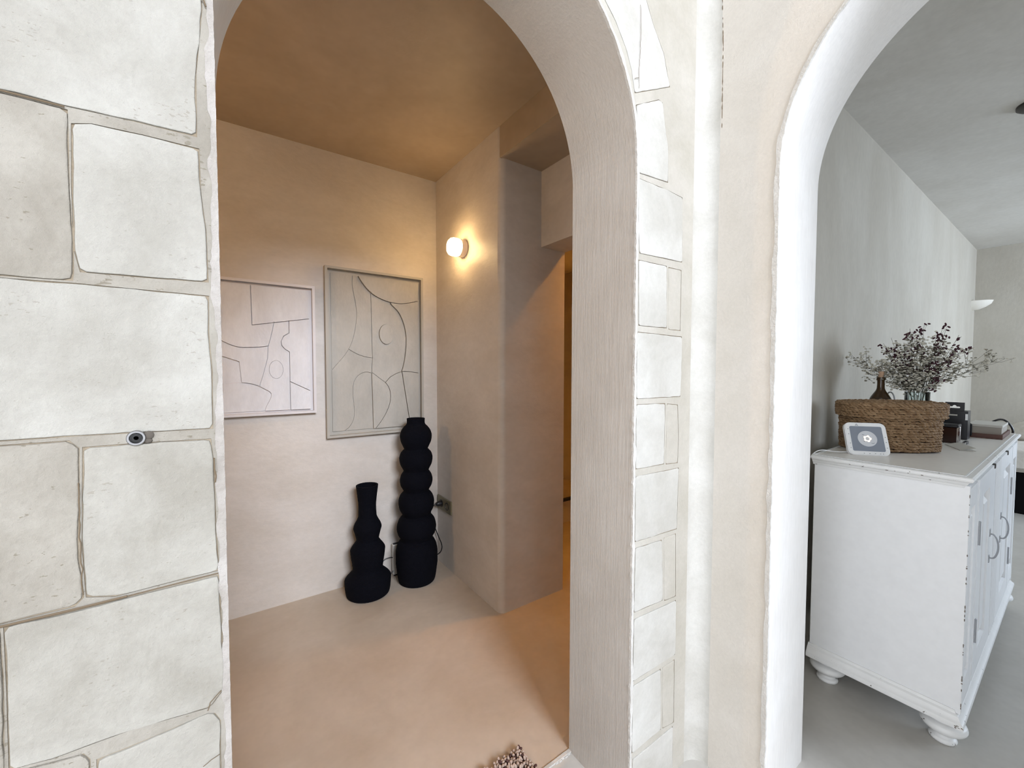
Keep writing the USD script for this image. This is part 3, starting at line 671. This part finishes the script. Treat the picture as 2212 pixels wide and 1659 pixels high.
# ================================================================== the sideboard
CX0, CX1, CY0, CY1, CZ0, CZ1 = 2.065, 3.65, 0.238, 0.668, 0.150, 0.952
t = thing('sideboard', 'worn white painted sideboard on turned bun feet', 'sideboard', (0, 0, 0))
SB = t
obj('body', cat_(box(CX0 + 0.002, CX1 - 0.002, CY0, CY1, CZ0, CZ1), box(CX0, CX0 + 0.019, CY0 - 0.0178, CY1, CZ0, CZ1, 0.0012), box(CX1 - 0.019, CX1, CY0 - 0.0178, CY1, CZ0, CZ1, 0.0012)), PAINT, t)
rnd = random.Random(8); chips = []
for k in range(28):
    z = CZ0 + (CZ1 - CZ0) * rnd.random() ** 0.8
    chips.append(ball((CX0 + 0.0006, CY0 - 0.0172, z), 1.0, 1, (rnd.uniform(0.0012, 0.003), rnd.uniform(0.0010, 0.0022), rnd.uniform(0.0015, 0.007))))
for k in range(14):
    chips.append(ball((CX0 - 0.0255, rnd.uniform(CY0, CY1), 0.972 + rnd.uniform(-.004, .004)), 1.0, 1, (0.0016, rnd.uniform(0.002, 0.006), rnd.uniform(0.001, 0.002))))
for k in range(8):
    chips.append(ball((CX0 - 0.0285, CY0 - 0.027 + rnd.uniform(0, .02), 0.118 + rnd.uniform(-.006, .006)), 1.0, 1, (0.0012, rnd.uniform(0.002, 0.004), rnd.uniform(0.001, 0.002))))
obj('paint_chip', cat_(*chips), plain('bare_wood_chip', (0.22, 0.19, 0.165), 0.9), t, kind='stuff', label='dark chips along the worn painted edges')
def ledge(profile, name, m, x0=CX0, x1=CX1, y0=CY0, y1=CY1):
    """A moulding of (overhang, z) rings round the carcass."""
    v, f = [], []
    for o, z in profile:
        v += [(x0 - o, y0 - o, z), (x1 + o, y0 - o, z), (x1 + o, y1 + 0.004, z), (x0 - o, y1 + 0.004, z)]
    n = len(profile)
    for i in range(n - 1):
        for k in range(4):
            a, b = 4 * i + k, 4 * i + (k + 1) % 4
            f += [(a, b, b + 4), (a, b + 4, a + 4)]
    f += [(0, 2, 1), (0, 3, 2), (4 * n - 4, 4 * n - 3, 4 * n - 2), (4 * n - 4, 4 * n - 2, 4 * n - 1)]
    return obj(name, trimesh.Trimesh(np.array(v), np.array(f), process=False), m, SB, 25)
ledge([(0.004, 0.944), (0.006, 0.948), (0.007, 0.953), (0.011, 0.955), (0.014, 0.959), (0.017, 0.965), (0.021, 0.967), (0.026, 0.970), (0.028, 0.975), (0.027, 0.981), (0.023, 0.9845), (0.018, 0.985)], 'top', PAINT_W)
obj('top_panel', box(CX0 - 0.004, CX1 + 0.004, CY0 - 0.004, CY1 - 0.004, 0.982, 0.9858), TOPGREY, t, label='greige painted table surface')
e = 0.0045
obj('top_border', prism_xy(sbox(CX0 - 0.004 - e, CY0 - 0.004 - e, CX1 + 0.004 + e, CY1 + e).difference(sbox(CX0 - 0.004, CY0 - 0.004, CX1 + 0.004, CY1 - 0.004)), 0.983, 0.9872), PAINT, t, label='thin white bead round the top')
ledge([(0.024, 0.108), (0.028, 0.110), (0.029, 0.118), (0.027, 0.127), (0.022, 0.131), (0.018, 0.137), (0.014, 0.146), (0.007, 0.151), (0.005, 0.157), (0.003, 0.160)], 'plinth', PAINT_W)
foot = smooth_prof([(0.031, 0.0), (0.036, 0.003), (0.038, 0.009), (0.035, 0.016), (0.029, 0.021), (0.027, 0.027), (0.027, 0.032), (0.033, 0.035), (0.046, 0.041), (0.058, 0.050), (0.063, 0.061), (0.060, 0.072), (0.051, 0.080), (0.044, 0.083), (0.044, 0.085), (0.050, 0.088), (0.0525, 0.093), (0.051, 0.098), (0.045, 0.101), (0.042, 0.104), (0.042, 0.112)], 5)
for x in (CX0 + 0.058, CX1 - 0.058):
    for y in (CY0 + 0.030, CY1 - 0.050):
        m = lathe(foot, 40); m.apply_translation((x, y, 0)); obj('bun_foot', m, PAINT_W, t)
# front: fixed panel, door, fluted stile, door, fixed panel
YF = CY0
def raised_panel(x0, x1, z0, z1, yb):
    """Sunk field with a bevelled raised centre, facing -y; yb is the front of the frame."""
    b = min(0.035, (x1 - x0) * 0.22)
    v = []
    for o, y in ((0, yb - 0.000), (0.004, yb + 0.014), (b, yb + 0.014), (b + 0.014, yb + 0.002)):
        v += [(x0 + o, y, z0 + o), (x1 - o, y, z0 + o), (x1 - o, y, z1 - o), (x0 + o, y, z1 - o)]
    f = []
    for i in range(3):
        for k in range(4):
            a, c = 4 * i + k, 4 * i + (k + 1) % 4
            f += [(a, c, c + 4), (a, c + 4, a + 4)]
    f += [(12, 13, 14), (12, 14, 15)]
    return trimesh.Trimesh(np.array(v, float), np.array(f), process=False)
def panel_door(name, x0, x1, z0, z1, px0, px1, depth):
    yb = YF - depth
    fr = prism_xz(sbox(x0, z0, x1, z1).difference(sbox(px0, z0 + 0.085, px1, z1 - 0.075)), yb, YF + 0.001)
    d = obj(name, fr, PAINT, t, 20)
    obj('raised_panel', raised_panel(px0, px1, z0 + 0.085, z1 - 0.075, yb), PAINT, d, 15)
    return d
z0d, z1d = 0.170, 0.940
panel_door('side_panel', CX0 + 0.0192, 2.235, z0d, z1d, CX0 + 0.045, 2.195, 0.017)
obj('stile', cat_(*[rod((x, YF - 0.010, z0d), (x, YF - 0.010, z1d), 0.0065, 10) for x in (2.246, 2.262, 2.278)]), PAINT, t)
d1 = panel_door('door', 2.292, 2.742, z0d, z1d, 2.40, 2.585, 0.017)
obj('stile', cat_(*[rod((x, YF - 0.010, z0d), (x, YF - 0.010, z1d), 0.009, 10) for x in (2.758, 2.79, 2.822, 2.854, 2.886, 2.918)]), PAINT, t, label='fluted stile between the two doors')
d2 = panel_door('door', 2.936, 3.416, z0d, z1d, 3.06, 3.33, 0.017)
panel_door('side_panel', 3.43, CX1 - 0.0192, z0d, z1d, 3.47, 3.605, 0.017)
for d, x, zc in ((d1, 2.63, 0.605), (d2, 3.0, 0.60)):
    pts = [(x, YF - 0.017, zc + 0.050), (x, YF - 0.028, zc + 0.050), (x, YF - 0.038, zc + 0.032), (x, YF - 0.042, zc), (x, YF - 0.038, zc - 0.032), (x, YF - 0.028, zc - 0.050), (x, YF - 0.017, zc - 0.050)]
    obj('handle', cat_(tube(curve(pts, 30), 0.0032, 8), *[box(x - 0.009, x + 0.009, YF - 0.0195, YF - 0.016, zc + s_ * 0.056 - 0.016, zc + s_ * 0.056 + 0.016, 0.001) for s_ in (-1, 1)]), IRON, d, label='grey iron bow handle')
for d, x, zs in ((d1, 2.305, (0.735, 0.36)), (d2, 3.39, (0.735, 0.36))):
    for zc in zs:
        obj('hinge', cat_(rod((x, YF - 0.019, zc - 0.045), (x, YF - 0.019, zc + 0.045), 0.004, 10), box(x, x + 0.022, YF - 0.0185, YF - 0.016, zc - 0.04, zc + 0.04)), IRON, d)
for x in (2.70, 3.18):
    obj('top_latch', box(x - 0.010, x + 0.010, YF - 0.020, YF - 0.010, 0.925, 0.945, 0.001), DARKIRON, t)

# ================================================================== things on the sideboard
ZT = 0.9858
def superell(a, b, n=2.6, k=160):
    tt = np.linspace(0, 2 * PI, k, endpoint=False); c, s = np.cos(tt), np.sin(tt)
    return np.column_stack([a * np.sign(c) * np.abs(c) ** (2 / n), b * np.sign(s) * np.abs(s) ** (2 / n)])
def shell(a, b, z0, z1, flare=0.0, k=96):
    p = superell(a, b, k=k); q = superell(a + flare, b + flare, k=k)
    v = np.vstack([np.column_stack([p, np.full(k, z0)]), np.column_stack([q, np.full(k, z1)]), [[0, 0, z0], [0, 0, z1]]]); f = []
    for j in range(k):
        n_ = (j + 1) % k
        f += [(j, n_, k + n_), (j, k + n_, k + j), (n_, j, 2 * k), (k + j, k + n_, 2 * k + 1)]
    return trimesh.Trimesh(v, np.array(f), process=False)
def weave_rows(a, b, z0, z1, rows, flare, rnd, stitch=0.026, thick=0.0056):
    out = []
    for r in range(rows):
        u = (r + 0.5) / rows; z = z0 + (z1 - z0) * u; o = flare * u
        p = superell(a + o, b + o, k=400); pc = np.vstack([p, p[:1]])
        L = np.r_[0, np.cumsum(np.linalg.norm(np.diff(pc, axis=0), axis=1))]
        n = int(L[-1] / (stitch * 0.62)); off = rnd.random()
        for i in range(n):
            s = ((i + off + 0.5 * (r % 2)) / n % 1.0) * L[-1]
            x, y = np.interp(s, L, pc[:, 0]), np.interp(s, L, pc[:, 1])
            x2, y2 = np.interp((s + 0.004) % L[-1], L, pc[:, 0]), np.interp((s + 0.004) % L[-1], L, pc[:, 1])
            ang = math.atan2(y2 - y, x2 - x)
            m = trimesh.creation.icosphere(subdivisions=1, radius=1.0)
            m.apply_scale((stitch * 0.5 * rnd.uniform(0.85, 1.2), thick * 1.15, thick * rnd.uniform(0.85, 1.2)))
            m.apply_transform(trimesh.transformations.euler_matrix(0, rnd.uniform(0.05, 0.6), 0))
            m.apply_transform(trimesh.transformations.euler_matrix(0, 0, ang + rnd.uniform(-.08, .08)))
            w_ = rnd.uniform(-0.0018, 0.0018); m.apply_translation((x + w_ * math.sin(ang), y - w_ * math.cos(ang), z + rnd.uniform(-0.0015, 0.0015)))
            out.append(m)
    return cat_(*out)
rnd = random.Random(5)
t = thing('basket', 'oval lidded seagrass basket on the sideboard', 'basket', (2.482, 0.522, ZT), math.radians(-42))
bd_ = obj('body', shell(0.176, 0.103, 0.002, 0.17, 0.004), STRAW_GAP, t)
obj('weave', weave_rows(0.180, 0.107, 0.005, 0.160, 14, 0.004, rnd), STRAW, bd_, True, kind='stuff')
ld = obj('lid', cat_(shell(0.192, 0.120, 0.152, 0.212, 0.0), ), STRAW_GAP, t)
tops = [weave_rows(0.196, 0.124, 0.151, 0.211, 6, 0.002, rnd)]
for k in range(8):
    o = 0.014 * k
    tops.append(weave_rows(0.192 - o, 0.120 - o, 0.208 + 0.0008 * k, 0.2145 + 0.0008 * k, 1, 0, rnd))
obj('weave', cat_(*tops), STRAW, ld, True, kind='stuff')

# white square device leaning on the basket
dw, dh, dd = 0.150, 0.142, 0.020
def rrect(w, h, r, n=8):
    return sbox(-w / 2 + r, r, w / 2 - r, h - r).buffer(r, quad_segs=n)
e1 = np.array([0.64, -0.768, 0.0]); nf = np.array([-0.768, -0.64, 0.0])
tilt = math.radians(22)
up = np.array([0, 0, 1]) * math.cos(tilt) - nf * math.sin(tilt); out_ = np.cross(e1, up)
mtx = np.eye(4); mtx[:3, 0] = e1; mtx[:3, 1] = -out_; mtx[:3, 2] = up; mtx[:3, 3] = (2.222, 0.522, ZT + 0.001)
t = thing('alarm_panel', 'white square touch panel with grey screen leaning on the basket', 'touch panel', mtx=mtx)
def rounded_plate(poly_outer, y0, y1, b):
    a = prism_xz(poly_outer.buffer(-b * 0.3), y0, y0 + b); 
    return cat_(prism_xz(poly_outer, y0 + b, y1 - b), prism_xz(poly_outer.buffer(-b), y0, y0 + b), prism_xz(poly_outer.buffer(-b), y1 - b, y1))
obj('case', rounded_plate(rrect(dw, dh, 0.022), 0.0, dd, 0.0025), WHITE_PL, t, 25)
obj('screen', prism_xz(affinity.translate(rrect(dw - 0.034, dh - 0.034, 0.006), 0, 0.017), -0.0012, 0.002), SCREEN, t)
dial = Polygon([(0.034 * 1.02 * math.cos(a), dh / 2 + 0.034 * math.sin(a)) for a in np.linspace(0, 2 * PI, 48)])
dl = obj('dial', prism_xz(dial, -0.0024, 0.001), DIAL, t)
ring = [(0.0125 * (1 + 0.16 * math.cos(5 * a)) * math.cos(a), dh / 2 + 0.0125 * (1 + 0.16 * math.cos(5 * a)) * math.sin(a)) for a in np.linspace(0, 2 * PI, 80)]
hole = [(0.008 * math.cos(a), dh / 2 + 0.008 * math.sin(a)) for a in np.linspace(0, 2 * PI, 24)]
obj('dial_light', prism_xz(Polygon(ring).difference(Polygon(hole)), -0.0032, 0.0), DIAL_GLOW, dl, label='glowing ring in the dial')
ic = []
for x, z in [(-.064, .112), (-.064, .09), (-.064, .05), (-.064, .03), (.066, .08), (.066, .058), (.066, .034), (-.02, .008), (0.0, .008), (.02, .008), (.038, .008), (.048, .008)]:
    ic.append(prism_xz(sbox(x - .0018, z - .0012, x + .0018, z + .0012), -0.0006, 0.001))
tri = Polygon([(-.036, .128), (-.024, .128), (-.030, .137)])
ic.append(prism_xz(tri.difference(tri.buffer(-0.0016)), -0.0006, 0.001))
ic.append(prism_xz(LineString([(-.016, dh / 2 + .018), (-.010, dh / 2 + .0165)]).buffer(0.001), -0.003, 0))
ic.append(prism_xz(LineString([(.012, dh / 2 - .019), (.017, dh / 2 - .021), (.022, dh / 2 - .018)]).buffer(0.001), -0.003, 0))
ic.append(prism_xz(LineString([(-.014, dh / 2 - .010), (-.012, dh / 2 - .014)]).buffer(0.001), -0.003, 0))
obj('printed_icon', cat_(*ic), ICON, t, kind='stuff', label='small grey printed symbols round the screen')
w = tube(curve([(2.25, 0.56, 0.992), (2.20, 0.60, 0.991), (2.15, 0.635, 0.994), (2.105, 0.655, 1.001), (2.075, 0.668, 0.995), (2.055, 0.686, 0.96), (2.056, 0.692, 0.92)], 60), 0.0022, 8)
obj('white_cable', w, WHITE_PL, None, label='thin white cable trailing from the touch panel over the sideboard edge', cat='cable')

# bottle
t = thing('bottle', 'brown glass bottle with a cork behind the basket', 'bottle', (2.715, 0.606, ZT))
obj('glass', lathe(smooth_prof([(0.040, 0.0), (0.044, 0.006), (0.044, 0.10), (0.044, 0.200), (0.042, 0.214), (0.031, 0.237), (0.0185, 0.259), (0.0155, 0.270), (0.0145, 0.312), (0.0150, 0.316)], 6), 40), BOTTLE, t, True)
obj('lip', lathe([(0.0145, 0.308), (0.0172, 0.309), (0.0175, 0.320), (0.0168, 0.3235), (0.012, 0.3235)], 32), BOTTLE, t)
obj('cork', lathe([(0.0108, 0.315), (0.0112, 0.325), (0.0112, 0.351), (0.0102, 0.353), (0.0, 0.353)], 24), CORK, t)

# tin with a hoop handle, half hidden behind the basket
t = thing('tin_pail', 'small grey pail with a hoop handle between bottle and glass vase', 'pail', (2.79, 0.585, ZT))
obj('can', lathe([(0.026, 0.0), (0.028, 0.004), (0.030, 0.17), (0.031, 0.172), (0.029, 0.172), (0.027, 0.02)], 32), IRON, t)
a_ = np.linspace(0, PI, 24)
obj('hoop_handle', tube([(0.010 * math.cos(a), 0.022 * math.cos(a), 0.165 + 0.082 * math.sin(a) ** 0.8) for a in a_], 0.0032, 8), IRON, t)

# glass vase with dried flowers
VX, VY = 2.805, 0.488
t = thing('glass_vase', 'clear glass vase holding dried flowers behind the basket', 'vase', (VX, VY, ZT))
obj('glass', lathe([(0.040, 0.0), (0.044, 0.004), (0.046, 0.05), (0.046, 0.246), (0.0475, 0.252), (0.0455, 0.252), (0.0435, 0.246), (0.0435, 0.05), (0.042, 0.012), (0.0, 0.012)], 48), GLASS, t)
def sprig(kind, label, group, tip, rnd, dens, spread, bl_r, cat='dried flower', base=None):
    tip = np.array(tip, float)
    base = np.array(base if base is not None else (rnd.uniform(-.015, .015), rnd.uniform(-.015, .015), 0.03))
    loc_ = np.array([VX, VY, ZT])
    t = thing(kind, label, cat, loc_, group=group)
    d = tip - base
    rim = np.array([np.clip(d[0] * 0.25, -.026, .026), np.clip(d[1] * 0.25, -.026, .026), 0.25])
    c = curve([base, base * 0.4 + rim * 0.6, rim, rim * 0.55 + tip * 0.45 + np.array([0, 0, 0.012]), tip], 18)
    stems = [tube(c, 0.0014, 5, 0.0006)]; fl = []
    for i in range(dens):
        u = rnd.uniform(0.52, 1.0); p = c[int(u * 17)]
        dirv = c[min(17, int(u * 17) + 1)] - c[max(0, int(u * 17) - 1)]; dirv /= np.linalg.norm(dirv)
        v = np.array([rnd.gauss(0, 1) for _ in range(3)]); v -= dirv * (v @ dirv) * 0.4; v /= np.linalg.norm(v)
        ln = spread * rnd.uniform(0.35, 1.0)
        q = p + (v * 0.75 + dirv * 0.55 + np.array([0, 0, 0.25])) * ln
        q[1] = min(q[1], 0.775 - VY - 0.012)
        mid = (p + q) / 2 + np.array([0, 0, -0.1 * ln])
        stems.append(tube(np.array([p, mid, q]), 0.0006, 3, 0.0004))
        for k in range(rnd.choice((2, 3, 4))):
            o = np.array([rnd.gauss(0, 1) for _ in range(3)]); o /= np.linalg.norm(o)
            e_ = q + o * bl_r * rnd.uniform(1.5, 4.0); e_[1] = min(e_[1], 0.775 - VY - 0.006)
            stems.append(tube(np.array([q, e_]), 0.0004, 3))
            if kind.startswith('statice'):
                m = ball((0, 0, 0), bl_r, 1, (0.8, 0.8, 1.6)); m.apply_transform(trimesh.transformations.euler_matrix(rnd.uniform(-1, 1), rnd.uniform(-1, 1), 0)); m.apply_translation(e_)
            else:
                m = ball(e_, bl_r * rnd.uniform(0.75, 1.2), 1, (1, 1, 0.62))
            fl.append(m)
    obj('stem', cat_(*stems), STEM, t, True)
    if kind.startswith('statice'):
        obj('florets', cat_(*fl), PURPLE, t, True, kind='stuff')
    else:
        k = int(len(fl) * 0.28)
        obj('blossoms', cat_(*fl[k:]), BLOSSOM, t, True, kind='stuff')
        obj('buds', cat_(*fl[:k]), BLOSSOM_D, t, True, kind='stuff', label='darker dry buds')
rnd = random.Random(21)
GW = 'dried gypsophila in the glass vase'
# tips relative to the vase: +y is away from the camera side (left in the picture)
for tip in [(0.02, 0.06, 0.50), (-0.04, 0.0, 0.51), (0.05, -0.05, 0.50), (-0.05, 0.10, 0.45), (0.03, 0.12, 0.44), (-0.06, -0.07, 0.47), (0.06, 0.02, 0.52), (0.0, -0.11, 0.45), (0.05, -0.10, 0.42), (-0.08, 0.04, 0.43), (-0.06, -0.02, 0.44), (-0.05, 0.14, 0.40)]:
    sprig('gypsophila_sprig', 'dried white gypsophila sprig in the crowded middle of the bouquet', GW, tip, rnd, 30, 0.062, 0.0056)
sprig('gypsophila_sprig', 'dried gypsophila sprig reaching farthest left towards the wall', None, (-0.02, 0.235, 0.415), rnd, 60, 0.085, 0.0056)
sprig('gypsophila_sprig', 'dried gypsophila sprig drooping low on the left, over the corked bottle', None, (-0.10, 0.16, 0.34), rnd, 52, 0.075, 0.0056)
sprig('gypsophila_sprig', 'thin dried gypsophila sprig stretching farthest right', None, (0.10, -0.245, 0.415), rnd, 46, 0.065, 0.0042)
sprig('gypsophila_sprig', 'dried gypsophila sprig on the right, below the farthest one', None, (0.04, -0.17, 0.40), rnd, 44, 0.07, 0.005)
for tip in [(0.03, -0.01, 0.585), (0.05, -0.07, 0.56), (-0.03, 0.03, 0.565), (-0.02, 0.10, 0.525), (0.03, 0.14, 0.50), (0.02, -0.13, 0.525), (0.0, -0.09, 0.555), (0.03, -0.14, 0.46)]:
    sprig('statice_sprig', 'dried dark purple flower sprig on top of the bouquet', 'dried purple sprigs in the glass vase', tip, rnd, 17, 0.034, 0.0046)

# black blister card, camera-like black box, redwood box, card, lighter
t = thing('black_package', 'black retail box with a hang tab behind the basket', 'package', (3.12, 0.395, ZT))
obj('box', box(0, 0.085, -0.043, 0.045, 0.0, 0.148, 0.002), BOXBLACK, t)
tab = sbox(-0.030, 0.147, 0.040, 0.192).difference(unary_union([LineString([(-0.010, 0.166), (0.022, 0.166)]).buffer(0.0042), Polygon([(0.006 + 0.0075 * math.cos(a), 0.170 + 0.0075 * math.sin(a)) for a in np.linspace(0, 2 * PI, 20)])]))
obj('hang_tab', prism_yz(tab, 0.004, 0.006), BOXBLACK, t, label='hang tab with a slotted hole')
obj('band', box(-0.001, 0.0, -0.006, 0.042, 0.122, 0.129), PAPER, t, label='pale printed band')
obj('tag', box(-0.002, -0.001, -0.043, -0.034, 0.102, 0.134), WHITE_PL, t, label='small white label')
t = thing('camera_pouch', 'rounded black pouch between the hang-tab package and the tray', 'pouch', (3.23, 0.385, ZT))
obj('pouch', box(-0.022, 0.035, -0.035, 0.035, 0, 0.085, 0.014), BLACKCLOTH, t)
t = thing('trinket_box', 'small glossy redwood box with a black lid on the sideboard', 'box', (2.93, 0.40, ZT))
obj('body', box(-0.005, 0.075, -0.038, 0.04, 0.0, 0.078, 0.003), REDWOOD, t)
obj('lid', box(-0.008, 0.078, -0.041, 0.043, 0.078, 0.092, 0.003), BLACK_PL, t)
for x, y in ((-0.005, -0.038), (0.072, -0.038)):
    obj('corner_strip', box(x - 0.002, x + 0.004, y - 0.002, y + 0.003, 0.002, 0.078, 0.001), CHROME, t)
t = thing('note_card', 'pale folded card lying in front of the redwood box', 'card', (2.78, 0.335, ZT + 0.0005), math.radians(24))
obj('leaf', box(-0.085, 0.085, -0.026, 0.026, 0.0, 0.0015), PAPER, t)
m = box(-0.085, 0.085, -0.026, 0.026, 0.0, 0.0012); m.apply_transform(trimesh.transformations.rotation_matrix(-0.22, (1, 0, 0), (0, 0.026, 0))); m.apply_translation((0, 0, 0.002))
obj('leaf', m, PAPER, t)
t = thing('lighter', 'small dark lighter with a bright tip by the folded card', 'lighter', (2.945, 0.336, ZT))
obj('case', box(-0.030, 0.03, -0.007, 0.007, 0, 0.014, 0.002), BLACK_PL, t)
obj('tip', box(-0.048, -0.030, -0.006, 0.006, 0, 0.013, 0.002), CHROME, t)
t = thing('tray', 'shallow reddish brown leather tray at the far end of the sideboard', 'tray', (3.45, 0.335, ZT))
obj('base', box(-0.17, 0.17, -0.088, 0.075, 0, 0.006, 0.001), LEATHER, t)
obj('rim', prism_xy(sbox(-0.17, -0.088, 0.17, 0.075).difference(sbox(-0.163, -0.081, 0.163, 0.068)), 0.004, 0.024), LEATHER, t)
t = thing('gift_box', 'flat grey box with a white lid lying in the tray', 'box', (3.45, 0.315, ZT + 0.006))
obj('box', box(-0.12, 0.13, -0.060, 0.058, 0.0, 0.050, 0.001), GREYCARD, t)
obj('lid', box(-0.123, 0.133, -0.063, 0.061, 0.050, 0.062, 0.001), PAPER, t)
t = thing('paper_slip', 'small pale paper slip at the left end of the leather tray', 'paper', (3.305, 0.345, ZT + 0.007), 0.1)
obj('sheet', box(-0.013, 0.013, -0.025, 0.025, 0.0, 0.0015), PAPER, t)
t = thing('bowl', 'small stone-coloured bowl behind the flat grey box', 'bowl', (3.45, 0.475, ZT + 0.021))
obj('bowl', lathe([(0.022, -0.021), (0.024, -0.018), (0.050, 0.020), (0.066, 0.072), (0.064, 0.073), (0.048, 0.024), (0.0, -0.010)], 40), GREYCARD, t)
t = thing('cable_strap', 'black strap arched beside the flat grey box', 'strap')
obj('strap', tube(curve([(3.585, 0.36, 0.998), (3.594, 0.31, 1.050), (3.597, 0.275, 1.066), (3.60, 0.25, 1.045), (3.605, 0.236, 0.994)], 24), 0.005, 8), BLACK_PL, t)

# ================================================================== rest of the grey room
t = thing('bed', 'black based bed with pale linen at the far end of the grey room', 'bed', (0, 0, 0))
obj('base', box(6.05, 6.98, -1.9, 0.46, 0.0, 0.44, 0.01), BLACKCLOTH, t)
m = box(6.0, 6.97, -1.93, 0.50, 0.40, 0.66, 0.05).subdivide().subdivide().subdivide().subdivide()
v = m.vertices.copy(); v += (meshkit.fbm(v * 5, 3, 2) - 0.5)[:, None] * np.array([0.08, 0.08, 0.06]); m.vertices = v
obj('duvet', m, CLOTH, t, True)
m = ball((6.55, 0.25, 0.72), 0.3, 3, (1.2, 0.75, 0.42)); obj('pillow', m, CLOTH, t, True)
t = thing('wall_sconce', 'white plaster quarter-bowl sconce near the far corner', 'lamp', (6.9, 0.78, 2.03))
pr = [(0.0, 0.08), (0.155, 0.08), (0.140, 0.045), (0.10, 0.012), (0.05, -0.012), (0.0, -0.018)]
v, f = [], []
for k in range(17):
    a = PI * k / 16
    v += [(0.11 * -math.cos(a) * (r / 0.155), -r * math.sin(a) if r else 0.0, z) for r, z in pr]
n = len(pr)
for k in range(16):
    for i in range(n - 1):
        a = k * n + i; f += [(a, a + 1, a + n + 1), (a, a + n + 1, a + n)]
m = trimesh.Trimesh(np.array(v), np.array(f), process=False); m.merge_vertices(); m.update_faces(m.nondegenerate_faces())
obj('bowl', m, plain('sconce_plaster', (0.82, 0.78, 0.70), 0.7), t, 40)
t = thing('ceiling_spot', 'dark metal ceiling spot at the top right', 'lamp', (3.42, 0.19, 2.71))
obj('ring', lathe([(0.035, 0.0), (0.075, 0.0), (0.075, -0.012), (0.062, -0.022), (0.040, -0.024), (0.034, -0.014), (0.034, -0.004)], 40), DARKIRON, t)
obj('reflector', lathe([(0.036, -0.006), (0.030, -0.014), (0.0, -0.012)], 32), CHROME, t)
